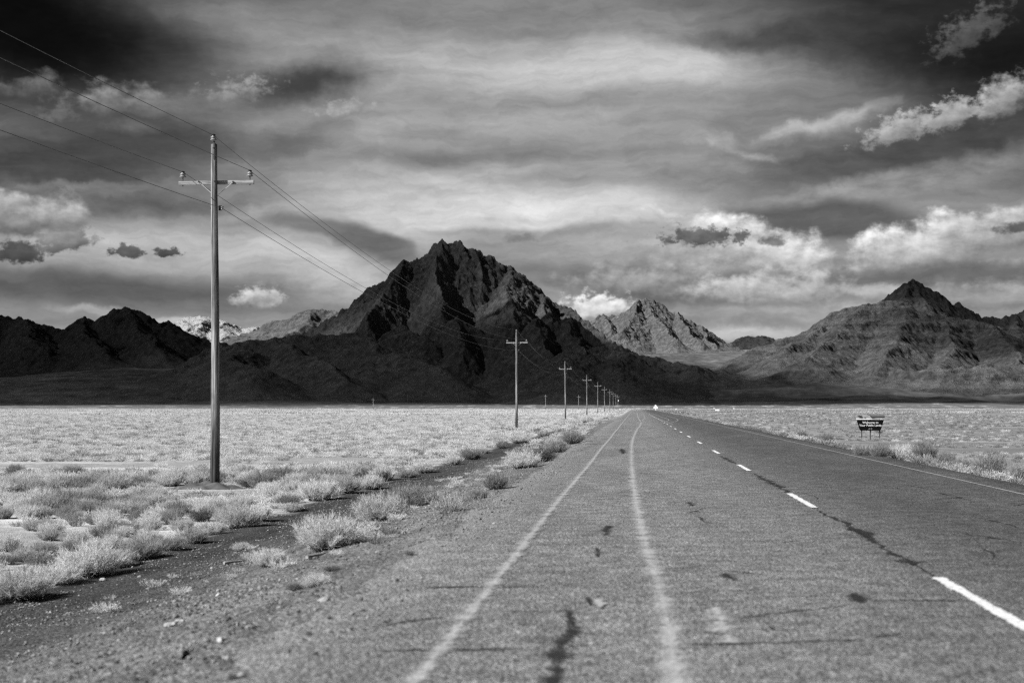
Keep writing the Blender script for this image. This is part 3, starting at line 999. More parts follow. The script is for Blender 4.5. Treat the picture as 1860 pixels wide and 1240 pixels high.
    mountain('mountain', 'dark pointed cone standing behind the layered butte',
             [[(1560, 575, D), (1605, 546, D), (1630, 526, D), (1655, 510, D), (1667, 511, D), (1682, 523, D), (1709, 542, D), (1731, 556, D), (1741, 553, D), (1766, 574, D), (1796, 577, D), (1815, 579, D), (1845, 573, D),
               (1860, 565, D), (1890, 556, D), (1930, 566, D), (2020, 590, D)],
              [(1660, 510, D), (1672, 540, D - 130), (1690, 562, D - 240)], [(1845, 573, D), (1850, 600, D - 150)], [(1655, 510, D), (1640, 545, D - 150)]],
             M['cone'], 420, 260, p=1.1, wf=1.35, warp=10, wscale=100, seed=103, gully=0.10, gscale=90, rough=4, jag=4)


build_mountains()


# ------------------------------------------------------------------ cloud bank added overhead, outside the frame, shaped to shade the hills
def mat_cloud():
    m, t, out = material('cloud_vapour')
    at_ = t.node('ShaderNodeAttribute', attribute_name='vapour')
    P = pos(t)
    n = t.noise(P, 0.004, 5, 0.6)
    a = t.mapr(t.math('ADD', at_.outputs['Fac'], t.math('MULTIPLY', t.math('SUBTRACT', n, 0.5), 0.4)), 0.20, 0.80, 0.0, 0.68)
    dif = t.node('ShaderNodeBsdfDiffuse')
    dif.inputs[0].default_value = (0.85, 0.85, 0.85, 1)
    tr = t.node('ShaderNodeBsdfTransparent')
    mx = t.node('ShaderNodeMixShader')
    t.put(mx.inputs[0], a)
    t.l.new(tr.outputs[0], mx.inputs[1])
    t.l.new(dif.outputs[0], mx.inputs[2])
    t.l.new(mx.outputs[0], out.inputs[0])
    return m


def cloud_bank(label, blobs, alt, seed, thick=160.0):
    """blobs: (x, y, rx, ry, weight) of the shade on the land; the cloud floats up-sun of it"""
    ox, oy = S.x / S.z * alt, S.y / S.z * alt
    x0 = min(b[0] - b[2] * 1.5 for b in blobs)
    x1 = max(b[0] + b[2] * 1.5 for b in blobs)
    y0 = min(b[1] - b[3] * 1.5 for b in blobs)
    y1 = max(b[1] + b[3] * 1.5 for b in blobs)
    xs = np.arange(x0, x1, 45.0)
    ys = np.arange(y0, y1, 45.0)
    X, Y = np.meshgrid(xs, ys)
    dens = np.zeros(X.shape)
    for bx, by, rx, ry, wgt in blobs:
        r = np.hypot((X - bx) / rx, (Y - by) / ry)
        dens = np.maximum(dens, wgt * np.clip(1.6 - r, 0, 1)) if wgt > 0 else dens * (1 + wgt * np.clip(1.5 - r, 0, 1))
    dens = dens + 0.16 * fbm(X / 400, Y / 400, 4, seed)
    dens = np.clip(dens, 0, 1)
    keep = dens > 0.12
    up = alt + 14 + thick * dens * (0.7 + 0.6 * np.abs(fbm(X / 190, Y / 190, 4, seed + 5)))
    lo = alt - 12 * dens - 10 + 12 * perlin(X / 160, Y / 160, seed + 9)
    nx, ny = len(xs), len(ys)
    n = nx * ny
    V = np.concatenate([np.stack([X + ox, Y + oy, up], -1).reshape(-1, 3), np.stack([X + ox, Y + oy, lo], -1).reshape(-1, 3)])
    i = np.arange(n).reshape(ny, nx)
    cell = keep[:-1, :-1] & keep[1:, :-1] & keep[:-1, 1:] & keep[1:, 1:]
    q = np.stack([i[:-1, :-1], i[:-1, 1:], i[1:, 1:], i[1:, :-1]], -1)[cell]
    faces = [q, q[:, ::-1] + n]
    cp = np.pad(cell, 1)
    for dy, dx, e in ((-1, 0, (0, 1)), (1, 0, (2, 3)), (0, 1, (1, 2)), (0, -1, (3, 0))):
        nb = cp[1 + dy:cp.shape[0] - 1 + dy, 1 + dx:cp.shape[1] - 1 + dx][cell]
        qq = q[~nb]
        faces.append(np.stack([qq[:, e[1]], qq[:, e[0]], qq[:, e[0]] + n, qq[:, e[1]] + n], -1))
    Fc = np.concatenate(faces)
    used = np.unique(Fc)
    rm = np.zeros(2 * n, np.int64)
    rm[used] = np.arange(len(used))
    me = mesh_from('cloud', V[used], rm[Fc], M['cloud'], smooth=True)
    att = me.attributes.new('vapour', 'FLOAT', 'POINT')
    att.data.foreach_set('value', np.concatenate([dens.ravel(), dens.ravel()])[used].astype(np.float32))
    o = obj('cloud', me)
    tag(o, label, None, None, 'stuff')
    return o


M['cloud'] = mat_cloud()
cloud_bank('unseen cloud bank shaped to shade the hills', [
    (-950, 2850, 950, 560, 1.0), (-1700, 3900, 900, 900, 1.0), (-260, 2700, 520, 360, 1.0), (-260, 3230, 400, 240, 1.0),
    (60, 2520, 260, 170, 1.0), (190, 2320, 290, 130, 0.85), (30, 3170, 220, 200, 0.9), (-300, 3820, 330, 330, 0.72), (60, 3860, 260, 300, 0.44),
    (1000, 4040, 260, 260, 0.62), (720, 2420, 420, 120, 0.56), (900, 3320, 300, 260, 0.52)], 1500, 5)


# ------------------------------------------------------------------ road
def strip_mesh(name, pts, widths, z, mat):
    """flat stripe along a list of (x, y) with a width each"""
    V, uv, faces = [], [], []
    n = len(pts)
    run = 0.0
    for i, (x, y) in enumerate(pts):
        a = Vector(pts[max(i - 1, 0)])
        b = Vector(pts[min(i + 1, n - 1)])
        d = (b - a).normalized()
        nx, ny = d.y, -d.x
        wd = widths[i] if isinstance(widths, (list, tuple)) else widths
        if i:
            run += (Vector(pts[i]) - Vector(pts[i - 1])).length
        for sgn, u in ((-1, 0.0), (0, 0.5), (1, 1.0)):
            V.append((x + nx * wd / 2 * sgn, y + ny * wd / 2 * sgn, z))
            uv.append((u, run))
        if i:
            k = 3 * i
            faces += [(k - 3, k - 2, k + 1, k), (k - 2, k - 1, k + 2, k + 1)]
    return mesh_from(name, V, faces, mat, uv=uv)


def resample(pts, step):
    out = [Vector(pts[0])]
    for a, b in zip(pts, pts[1:]):
        a, b = Vector(a), Vector(b)
        k = max(1, int((b - a).length / step))
        out += [a.lerp(b, (j + 1) / k) for j in range(k)]
    return out


def catmull(pts, n=8):
    P = [Vector(p) for p in pts]
    P = [P[0] * 2 - P[1]] + P + [P[-1] * 2 - P[-2]]
    out = []
    for i in range(1, len(P) - 2):
        for k in range(n):
            t = k / n
            a, b, c_, d = P[i - 1], P[i], P[i + 1], P[i + 2]
            out.append(0.5 * ((2 * b) + (c_ - a) * t + (2 * a - 5 * b + 4 * c_ - d) * t * t + (3 * b - a - 3 * c_ + d) * t ** 3))
    out.append(P[-2])
    return out


def px_road(px, py):
    p = on_z(px, py, 0.0)
    return (p.x, p.y)


def build_road():
    ys = [-60.0]
    while ys[-1] < ROAD_END:
        ys.append(ys[-1] + (0.35 if -5 < ys[-1] < 60 else 2.5))
    ys = np.array(ys)
    cols = [-2.35, -2.0, -1.5, 0.5, 2.45, 4.5, 6.5, 6.95, 7.1]
    X = np.tile(np.array(cols), (len(ys), 1))
    Y = np.tile(ys[:, None], (1, len(cols)))
    rag = 0.16 * perlin(ys * 0.9, ys * 0 + 3.3, 5) + 0.10 * perlin(ys * 2.3, ys * 0 + 1.3, 6)
    X[:, 0] += rag
    X[:, 1] += rag
    X[:, -1] += 0.08 * perlin(ys * 0.8, ys * 0 + 8.3, 7)
    Z = np.zeros(X.shape)
    Z[:, 0] = -0.12
    Z[:, 1] = -0.012
    Z[:, 2] = -0.002
    Z[:, -2] = -0.004
    Z[:, -1] = -0.12
    road = obj('road', grid_mesh('road', cols, ys, Z, M['asphalt'], X=X, Y=Y))
    tag(road, 'straight two lane road of cracked grey asphalt', None, None, 'structure')
    z1, z2, z3 = 0.004, 0.008, 0.012
    # centre dashes
    y_far = on_z(1702, 1050, 0).y
    dm = strip_mesh('centre_dash', [(0, -3.5 + 3.5 * k / 14) for k in range(15)], 0.13, 0, M['dash'])
    for k in range(-1, 34):
        y = y_far + 12.15 * k
        o = obj('centre_dash', dm, road, (2.45, y, z3))
    # left faded edge line, thin right edge line
    le = [(-1.13 + 0.012 * math.sin(y * 0.21), y) for y in np.concatenate([np.arange(4, 60, 0.5), np.arange(60, 560, 4)])]
    obj('edge_line', strip_mesh('edge_line', le, 0.20, z2, M['faded']), road)
    ri = [(6.15, y) for y in np.concatenate([np.arange(8, 80, 1.0), np.arange(80, 600, 5)])]
    obj('edge_line', strip_mesh('edge_line', ri, 0.09, z2, M['thin']), road)
    # the wavering stripe down the lane
    wv = [px_road(*q) for q in ((1236, 1320), (1228, 1240), (1222, 1190), (1214, 1140), (1203, 1090), (1188, 1035), (1172, 985), (1160, 935), (1153, 895), (1149, 860), (1147, 825), (1149, 800), (1156, 782), (1163, 772), (1164, 766), (1160, 760), (1158, 754), (1157, 749))]
    wv = [tuple(p) for p in catmull(wv, 10)]
    obj('wavering_line', strip_mesh('wavering_line', wv, 0.30, z1, M['faded']), road)
    # far turning lines
    for q in (((1164, 766), (1171, 758), (1168, 752), (1165, 748)), ((1222, 770), (1200, 762), (1180, 754), (1166, 747)), ((1206, 766), (1215, 762), (1202, 757), (1186, 751), (1172, 747)),
              ((1170, 770), (1190, 768.5), (1210, 768), (1228, 765), (1230, 761), (1215, 756), (1200, 752))):
        pts = [tuple(p) for p in catmull([px_road(*v) for v in q], 8)]
        obj('turning_line', strip_mesh('turning_line', pts, 0.16, z1, M['faded']), road)
    # cracks
    def crack(pts, wmin, wmax, mat='tar', name='crack', jit=0.05, zz=z1, seed=0):
        rr = random.Random(seed)
        pp = resample([p for p in pts], 0.22)
        pp = [(p[0] + rr.uniform(-jit, jit), p[1] + rr.uniform(-jit, jit)) for p in pp]
        n = len(pp)
        ws = [rr.uniform(wmin, wmax) * (0.35 + 0.65 * math.sin(math.pi * min(max(i / max(n - 1, 1), 0.04), 0.96))) for i in range(n)]
        obj(name, strip_mesh(name, pp, ws, zz, M[mat]), road)
    centre = [px_road(*q) for q in ((1700, 1050), (1680, 1038), (1660, 1024), (1640, 1014), (1625, 1008), (1605, 996), (1588, 982), (1572, 972), (1560, 966), (1545, 962), (1540, 952), (1520, 944), (1500, 935), (1485, 926))]
    crack(centre, 0.08, 0.22, seed=1, jit=0.03)
    crack([px_road(*q) for q in ((1580, 978), (1565, 966), (1548, 960))], 0.18, 0.42, seed=2, jit=0.03, zz=z2)
    crack([px_road(*q) for q in ((1660, 1026), (1642, 1014))], 0.2, 0.4, seed=3, jit=0.03, zz=z2)
    crack([px_road(*q) for q in ((1435, 896), (1415, 884), (1395, 875), (1370, 860))], 0.15, 0.40, seed=4, jit=0.05)
    crack([px_road(*q) for q in ((1335, 842), (1310, 828))], 0.12, 0.35, seed=5)
    rr = random.Random(5)
    trans = [((690, 941), (760, 940)), ((930, 989), (1075, 989)), ((960, 1042), (1050, 1041)), ((1135, 1036), (1160, 1034)), ((1190, 1033), (1270, 1031)), ((1270, 1032), (1400, 1045)), ((740, 1067), (960, 1065)),
             ((1140, 1083), (1170, 1080)), ((1180, 1078), (1380, 1071)), ((930, 1110), (1030, 1108)), ((690, 1136), (810, 1120)), ((690, 1181), (960, 1178)), ((970, 1178), (1130, 1170)), ((1230, 1170), (1400, 1168)), ((1400, 1168), (1560, 1162)),
             ((1500, 977), (1580, 976)), ((1540, 1091), (1780, 1091)), ((1400, 1084), (1560, 1082)), ((1680, 908), (1760, 902)), ((1780, 928), (1815, 927)), ((1750, 968), (1850, 984)), ((1780, 940), (1850, 958)),
             ((1610, 1024), (1740, 1025)), ((1250, 932), (1284, 922)), ((1268, 938), (1288, 950)), ((1075, 907), (1130, 906)), ((1000, 880), (1040, 879)), ((1420, 985), (1480, 978)), ((1640, 880), (1700, 890)), ((1700, 893), (1760, 908))]
    for i, (a, b) in enumerate(trans):
        crack([px_road(*a), px_road(*b)], 0.06, 0.12, seed=20 + i, jit=0.035)
    for i, q in enumerate([((1036, 1112), (1038, 1130), (1030, 1150), (1022, 1180), (1014, 1205), (1000, 1235), (990, 1260))]):
        crack([px_road(*v) for v in q], 0.13, 0.30, 'stain', 'tar_patch', 0.03, z2, 60 + i)
    for i, (a, b, wd) in enumerate([((1100, 972), (1102, 955), 0.22), ((1083, 995), (1085, 1012), 0.1), ((1068, 1085), (1070, 1100), 0.1), ((1130, 815), (1131, 824), 0.3), ((1254, 912), (1253, 919), 0.2),
                                    ((1320, 1042), (1335, 1055), 0.14), ((1545, 1078), (1565, 1094), 0.20), ((1395, 1130), (1402, 1145), 0.14), ((520, 1200), (555, 1196), 0.12), ((1590, 1158), (1630, 1150), 0.12)]):
        crack([px_road(*a), px_road(*b)], wd * 0.7, wd * 1.5, 'stain', 'tar_patch', 0.02, z2, 80 + i)
    # fine wandering cracks
    rr = random.Random(77)
    for i in range(34):
        x0, y0 = rr.uniform(-0.9, 6.0), 9 * (60 / 9.0) ** rr.random()
        an = rr.choice((0.0, 0.0, 0.15, 1.2)) + rr.uniform(-0.25, 0.25)
        pts = [(x0, y0)]
        for k in range(rr.randint(3, 7)):
            an += rr.uniform(-0.45, 0.45)
            pts.append((pts[-1][0] + 0.32 * math.cos(an), pts[-1][1] + 0.32 * math.sin(an)))
        if max(p_[0] for p_ in pts) < 6.7:
            crack(pts, 0.03, 0.07, seed=300 + i, jit=0.03)
    # pale scuffs
    for i, (a, b, wd) in enumerate([((1300, 1105), (1325, 1170), 0.16), ((1588, 997), (1604, 998), 0.05), ((1190, 875), (1206, 875), 0.07), ((1262, 882), (1275, 882), 0.07), ((1085, 1090), (1090, 1105), 0.08)]):
        crack([px_road(*a), px_road(*b)], wd * 1.8, wd * 2.6, 'faded', 'scuff', 0.01, z3, 100 + i)
    # crossing lane at the far end
    cr = obj('road', grid_mesh('road', np.linspace(-9, 40, 40), np.linspace(ROAD_END + 0.3, ROAD_END + 9, 4), np.zeros((4, 40)) - 0.01, M['asphalt']))
    tag(cr, 'dark crossing lane at the far end of the road', None, None, 'structure')


build_road()


# ------------------------------------------------------------------ utility poles
POLE_X, POLE_Y0, SPAN = -13.67, 49.06, 126.0
POLE_BASE = -1.27
TOP, ARM, NEUTRAL = 11.20, 9.98, 9.13          # heights above the base
ARM_HALF = 1.20


def copy_tree(o, parent=None):
    cc = o.copy()
    COL.objects.link(cc)
    cc.parent = parent
    for ch in list(o.children):
        copy_tree(ch, cc)
    return cc


def insulator(parent, loc):
    bm = bmesh.new()
    add_lathe(bm, [(0.035, 0.10), (0.055, 0.12), (0.105, 0.135), (0.11, 0.16), (0.07, 0.18), (0.06, 0.195), (0.095, 0.21), (0.10, 0.235), (0.06, 0.255), (0.05, 0.27), (0.055, 0.285)], 14)
    o = obj('insulator', done(bm, 'insulator', M['porcelain'], True), parent, loc)
    bm = bmesh.new()
    add_lathe(bm, [(0.016, -0.16), (0.016, 0.10)], 8)
    add_lathe(bm, [(0.032, -0.13), (0.032, -0.10)], 6)
    obj('pin', done(bm, 'pin', M['iron']), o)
    bm = bmesh.new()
    add_lathe(bm, [(0.062, 0.286), (0.066, 0.30), (0.05, 0.325), (0.03, 0.33)], 10)
    add_box(bm, (0, 0, 0.315), (0.05, 0.22, 0.03), None, 0.006)
    obj('wire_clamp', done(bm, 'wire_clamp', M['iron'], False), o)
    return o


def make_pole():
    root = bpy.data.objects.new('utility_pole', None)
    COL.objects.link(root)
    # shaft: tapered, slightly crooked
    bm = bmesh.new()
    n, rows = 16, 26
    prev = None
    for k in range(rows + 1):
        z = -0.5 + (TOP + 0.5) * k / rows
        r = 0.160 + (0.098 - 0.160) * max(z, 0) / TOP
        cx = 0.030 * math.sin(z * 0.35 + 0.4) - 0.012
        cy = 0.02 * math.sin(z * 0.5)
        rg = []
        for a in range(n):
            an = 2 * math.pi * a / n
            rr = r * (1 + 0.025 * math.sin(3 * an + z) + random.uniform(-0.012, 0.012))
            rg.append(bm.verts.new((cx + rr * math.cos(an), cy + rr * math.sin(an), z)))
        if prev:
            for a in range(n):
                bm.faces.new((prev[a], prev[(a + 1) % n], rg[(a + 1) % n], rg[a]))
        prev = rg
    cap = bm.verts.new((0, 0, TOP + 0.035))
    for a in range(n):
        bm.faces.new((prev[a], prev[(a + 1) % n], cap))
    obj('shaft', done(bm, 'shaft', M['wood'], True), root)
    # crossarm on the far face of the shaft
    bm = bmesh.new()
    add_box(bm, (0, 0, 0), (2 * ARM_HALF + 0.06, 0.10, 0.125), None, 0.008)
    a = obj('crossarm', done(bm, 'crossarm', M['timber']), root, (0, 0.165, ARM), (0, R(-0.9), 0))
    for sx in (-1, 1):
        bm = bmesh.new()
        s_ = Vector((sx * 0.58, 0.105, ARM + 0.03))
        e_ = Vector((sx * 0.085, 0.075, ARM - 0.40))
        bar(bm, s_, e_, 0.035, 0.012)
        obj('brace', done(bm, 'brace', M['zinc']), root)
        insulator(root, (sx * (ARM_HALF - 0.10), 0.165, ARM + 0.062 + sx * 0.018))
        bm = bmesh.new()
        add_lathe(bm, [(0.03, 0), (0.03, 0.03)], 6)
        bo = obj('bolt', done(bm, 'bolt', M['iron']), root, (sx * 0.56, 0.10, ARM + 0.02), (R(90), 0, 0))
    # ridge pin bracket beside the pole top
    bm = bmesh.new()
    add_box(bm, (0, 0, 0.0), (0.05, 0.03, 0.62), None, 0.006)
    add_box(bm, (0, 0.03, 0.18), (0.07, 0.05, 0.05))
    add_box(bm, (0, 0.03, -0.22), (0.07, 0.05, 0.05))
    obj('ridge_bracket', done(bm, 'ridge_bracket', M['iron']), root, (-0.01, -0.13, TOP - 0.20))
    insulator(root, (-0.03, -0.13, TOP - 0.02))
    # neutral spool on the right
    bm = bmesh.new()
    add_box(bm, (0.16, 0, 0), (0.10, 0.03, 0.16), None, 0.005)
    nb = obj('neutral_bracket', done(bm, 'neutral_bracket', M['iron']), root, (0.0, 0, NEUTRAL))
    bm = bmesh.new()
    add_lathe(bm, [(0.045, -0.05), (0.05, -0.035), (0.03, -0.01), (0.03, 0.01), (0.05, 0.035), (0.045, 0.05)], 10, (0.23, 0, 0))
    obj('spool', done(bm, 'spool', M['porcelain'], True), nb)
    for zz, yy in ((TOP - 0.38, 0), (NEUTRAL, 0), (ARM, 0)):
        bm = bmesh.new()
        add_lathe(bm, [(0.022, -0.06), (0.022, 0.03)], 6)
        obj('bolt', done(bm, 'bolt', M['iron']), root, (-0.14 if zz != ARM else 0.0, 0 if zz != ARM else -0.15, zz), (0, R(-90), 0) if zz != ARM else (R(90), 0, 0))
    return root


POLE_LABELS = [
    'tall weathered utility pole nearest the camera, standing in pale scrub',
    'second utility pole along the road, before the dark foothills',
    'third utility pole from the camera in the roadside line',
    'fourth utility pole from the camera in the roadside line',
    'fifth utility pole from the camera in the roadside line',
    'sixth utility pole from the camera in the roadside line',
    'seventh utility pole from the camera, far down the roadside line',
    'eighth utility pole from the camera, far down the roadside line',
    'ninth utility pole from the camera, far down the roadside line',
    'last and farthest utility pole, carrying a small pale box',
]
pole0 = make_pole()
pole_sites = []
for i, lab in enumerate(POLE_LABELS):
    p = pole0 if i == 0 else copy_tree(pole0)
    x = POLE_X + (0, 0.05, -0.1, 0.1, 0.0, -0.1, 0.1, 0, 0, 0)[i]
    y = POLE_Y0 + SPAN * i
    zb = gz(x, y) - 0.02
    p.location = (x, y, zb)
    lean = (0.15, 0.35, -0.2, 0.1, 0.3, -0.2, 0.2, 0, 0.2, -0.1)[i]
    p.rotation_euler = (0, R(lean), R((3.5, 0, 1, -2, 1, 2, 0, 1, 0, 0)[i]))
    tag(p, lab, 'utility pole', 'wooden utility poles along the road')
    pole_sites.append((x, y, zb))
bm = bmesh.new()
add_box(bm, (0, 0, 0), (0.55, 0.4, 1.0), None, 0.08)
add_lathe(bm, [(0.08, 0.5), (0.08, 0.6)], 8)
obj('pole_box', done(bm, 'pole_box', M['white']), p, (0.34, -0.2, 7.0))


def build_wires():
    sites = [(POLE_X, POLE_Y0 - SPAN, -1.27)] + pole_sites
    yaw = R(3.5)
    specs = [
        ('topmost wire strung along the pole tops', -0.03, -0.13, TOP + 0.29, 1.5),
        ('wire on the left ends of the crossarms', -(ARM_HALF - 0.10), 0.165, ARM + 0.36, 1.5),
        ('wire on the right ends of the crossarms', ARM_HALF - 0.10, 0.165, ARM + 0.40, 1.5),
        ('lowest wire, fixed to the pole shafts below the crossarms', 0.23, 0.0, NEUTRAL, 1.25),
    ]
    for lab, dx, dy, h, sag in specs:
        V, Fc = [], []
        nseg, k = 36, 5
        path = []
        for (ax, ay, az), (bx, by, bz) in zip(sites, sites[1:]):
            for j in range(nseg):
                t = j / nseg
                path.append(Vector((ax + (bx - ax) * t + dx, ay + (by - ay) * t + dy, az + (bz - az) * t + h - 4 * sag * t * (1 - t))))
        path.append(Vector((sites[-1][0] + dx, sites[-1][1] + dy, sites[-1][2] + h)))
        for i, pnt in enumerate(path):
            for a in range(k):
                an = 2 * math.pi * a / k
                V.append((pnt.x + 0.009 * math.cos(an), pnt.y, pnt.z + 0.009 * math.sin(an)))
            if i:
                for a in range(k):
                    Fc.append(((i - 1) * k + a, (i - 1) * k + (a + 1) % k, i * k + (a + 1) % k, i * k + a))
        o = obj('overhead_wire', mesh_from('overhead_wire', V, np.array(Fc), M['wire'], smooth=True))
        tag(o, lab, 'wire', 'overhead wires along the poles')


build_wires()


def small_pole(px, base_py, depth, height, label):
    b = at(px, base_py, depth)
    z0 = gz(b.x, b.y)
    root = bpy.data.objects.new('utility_pole', None)
    COL.objects.link(root)
    root.location = (b.x, b.y, z0)
    bm = bmesh.new()
    add_lathe(bm, [(0.2, -1), (0.2, 0), (0.14, height)], 8)
    obj('shaft', done(bm, 'shaft', M['wood'], True), root)
    bm = bmesh.new()
    add_box(bm, (0, -0.25, height - 1.4), (2.6, 0.14, 0.16))
    obj('crossarm', done(bm, 'crossarm', M['timber']), root)
    tag(root, label, 'utility pole', 'distant poles of a second line')


small_pole(991, 742, 1150, 11.5, 'thin distant pole far out on the plain, left of the third roadside pole')
small_pole(1051, 743, 1150, 11.0, 'thin distant pole on the plain between third and fourth roadside poles')
small_pole(678, 741, 1350, 10.0, 'faint distant pole at the dark foot of the tall peak, far left')


# ------------------------------------------------------------------ sign
def build_sign():
    base = on_z(1581, 797, -0.93)
    zb = gz(base.x, base.y)
    dep = (base - CAM).dot(FWD)
    s = dep / F                                                  # metres per photograph pixel there
    root = bpy.data.objects.new('welcome_sign', None)
    COL.objects.link(root)
    root.location = (base.x, base.y, zb)
    root.rotation_euler = (0, 0, YAW * 0.6)
    tag(root, 'dark trapezoid welcome sign on three posts in dry grass', 'sign')
    top = 44.5 * s

    def prism(pts, y0, y1, name, mat, bevel=0.0):
        bm = bmesh.new()
        f = [bm.verts.new((px * s, y0, pz * s)) for px, pz in pts]
        b = [bm.verts.new((px * s, y1, pz * s)) for px, pz in pts]
        n = len(pts)
        bm.faces.new(f)
        bm.faces.new(list(reversed(b)))
        for i in range(n):
            bm.faces.new((f[i], b[i], b[(i + 1) % n], f[(i + 1) % n]))
        return done(bm, name, mat)
    # board outline in pixels about the centre, z above the base
    bd = [(-19, 18.2), (-17, 16.6), (17, 16.6), (19, 18.2), (24.6, 36.0), (-24.6, 36.0)]
    board = obj('board', prism(bd, 0.0, 0.09, 'board', M['signboard']), root)
    pic = [(-24.8, 36.3), (24.8, 36.3), (26.8, 43.0), (26.2, 45.0), (25.0, 45.6), (-6, 45.6), (-25, 45.0), (-27, 43.6)]
    panel = obj('picture_panel', prism(pic, 0.0, 0.09, 'picture_panel', M['skypaint']), root)
    mesa = [(-3, 45.3), (24.8, 45.3), (26.2, 43.6), (25.9, 40.5), (18, 39.6), (10, 40.3), (3, 38.6), (0.5, 41.5)]
    obj('painted_mesa', prism(mesa, -0.006, 0.0, 'painted_mesa', M['greypaint']), panel)
    obj('painted_shade', prism([(-5, 45.2), (-3, 45.2), (1, 41.2), (3.5, 38.4), (11, 40.1), (25, 39.6), (25.6, 41.4), (24, 42.4), (3, 42.2)], -0.010, -0.004, 'painted_shade', M['mesapaint']), panel)
    for pts in ([(-24, 42.5), (-20, 44.6), (-15, 43.4), (-14, 41), (-18, 40.2)], [(-21, 40), (-17, 41.5), (-13, 39.6), (-16, 38.6)], [(-12, 40), (-9, 41), (-7.5, 39.5), (-9, 38.8)]):
        obj('painted_rock', prism(pts, -0.012, 0.0, 'painted_rock', M['mesapaint']), panel)
    obj('painted_foreground', prism([(-25.6, 36.6), (5, 36.6), (2, 37.8), (-4, 38.4), (-25.9, 38.2)], -0.014, 0.0, 'painted_foreground', M['white']), panel)
    obj('painted_foreground', prism([(18, 37.4), (22, 37.4), (22.5, 38.2), (18.5, 38.3)], -0.014, 0.0, 'painted_foreground', M['white']), panel)
    # lettering

    def text(body, size_px, cx, cz, name):
        cu = bpy.data.curves.new(name, 'FONT')
        cu.body = body
        cu.size = size_px * s
        cu.align_x = 'CENTER'
        cu.extrude = 0.006
        cu.offset = 0.001
        tmp = bpy.data.objects.new(name, cu)
        COL.objects.link(tmp)
        me = bpy.data.meshes.new_from_object(tmp.evaluated_get(bpy.context.evaluated_depsgraph_get()))
        bpy.data.objects.remove(tmp)
        me.materials.clear()
        me.materials.append(M['letters'])
        o = obj('lettering', me, board, (cx * s, -0.008, cz * s), (R(90), 0, 0))
        return o
    bpy.context.view_layer.update()
    text('Welcome to', 5.6, 0, 29.4, 'lettering')
    text('Your Public Lands', 5.5, 0, 24.4, 'lettering')
    # small two part emblem at the foot: a rounded triangle and a shield
    obj('emblem', prism([(-3.6, 18.6), (-0.6, 18.6), (-0.5, 19.2), (-1.7, 21.6), (-2.4, 21.6), (-3.7, 19.2)], -0.012, 0.0, 'emblem', M['greypaint']), board)
    obj('emblem', prism([(0.6, 19.4), (1.9, 18.5), (3.2, 19.4), (3.3, 21.3), (0.5, 21.3)], -0.012, 0.0, 'emblem', M['greypaint']), board)
    for px in (-15.2, 0.6, 17.0):
        bm = bmesh.new()
        add_box(bm, (0, 0, 0), (0.075, 0.075, 40 * s), None, 0.006)
        obj('post', done(bm, 'post', M['post']), root, (px * s, 0.135, 18.0 * s))


build_sign()


# ------------------------------------------------------------------ small far signs and markers by the junction
def far_sign(px, py, depth, kind, label):
    b = at(px, py, depth)
    z0 = gz(b.x, b.y)
    root = bpy.data.objects.new('road_sign' if kind == 'sign' else 'marker_post', None)
    COL.objects.link(root)
    root.location = (b.x, b.y, z0)
    s = depth / F
    if kind == 'sign':
        h = 12.0 * s
        bm = bmesh.new()
        add_box(bm, (0, 0, h / 2), (1.2 * s, 0.1, h))
        obj('post', done(bm, 'post', M['white']), root)
        bm = bmesh.new()
        add_box(bm, (0, -0.09, h * 0.62), (8 * s, 0.04, 3.2 * s), None, 0.01)
        obj('sign_plate', done(bm, 'sign_plate', M['white']), root)
        bm = bmesh.new()
        add_box(bm, (0, -0.09, h * 0.88), (4.2 * s, 0.04, 3.0 * s), Matrix.Rotation(R(45), 3, 'Y'), 0.01)
        obj('sign_plate', done(bm, 'sign_plate', M['white']), root)
        tag(root, label, 'road sign')
    else:
        h = 5.0 * s
        bm = bmesh.new()
        add_box(bm, (0, 0, h / 2), (1.0 * s, 0.12, h), None, 0.01)
        obj('post', done(bm, 'post', M['post']), root)
        bm = bmesh.new()
        add_box(bm, (0, -0.1, h * 0.9), (1.9 * s, 0.05, 2.2 * s), None, 0.02)
        obj('reflector', done(bm, 'reflector', M['white']), root)
        tag(root, label, 'marker', 'white markers by the far junction')


far_sign(1191, 741.5, 720, 'sign', 'small white sign with two plates beyond the end of the road')
far_sign(1228, 741, 760, 'marker', 'tiny white marker just right of the far road sign')
far_sign(1297, 740, 900, 'marker', 'tiny white marker on the plain left of the pale box')
far_sign(1333, 740, 900, 'marker', 'tiny white marker on the plain right of the pale box')
far_sign(1126, 743, 700, 'marker', 'tiny white marker beside the farthest roadside pole')
b_ = at(1303, 742.5, 800)
bm = bmesh.new()
add_box(bm, (0, 0, 0.55), (2.2, 1.2, 1.1), None, 0.08)
add_box(bm, (0, 0, 1.16), (2.3, 1.3, 0.1), None, 0.03)
fb = obj('utility_box', done(bm, 'utility_box', M['white']), None, (b_.x, b_.y, gz(b_.x, b_.y)))
tag(fb, 'small pale box on the plain right of the far junction', 'box')


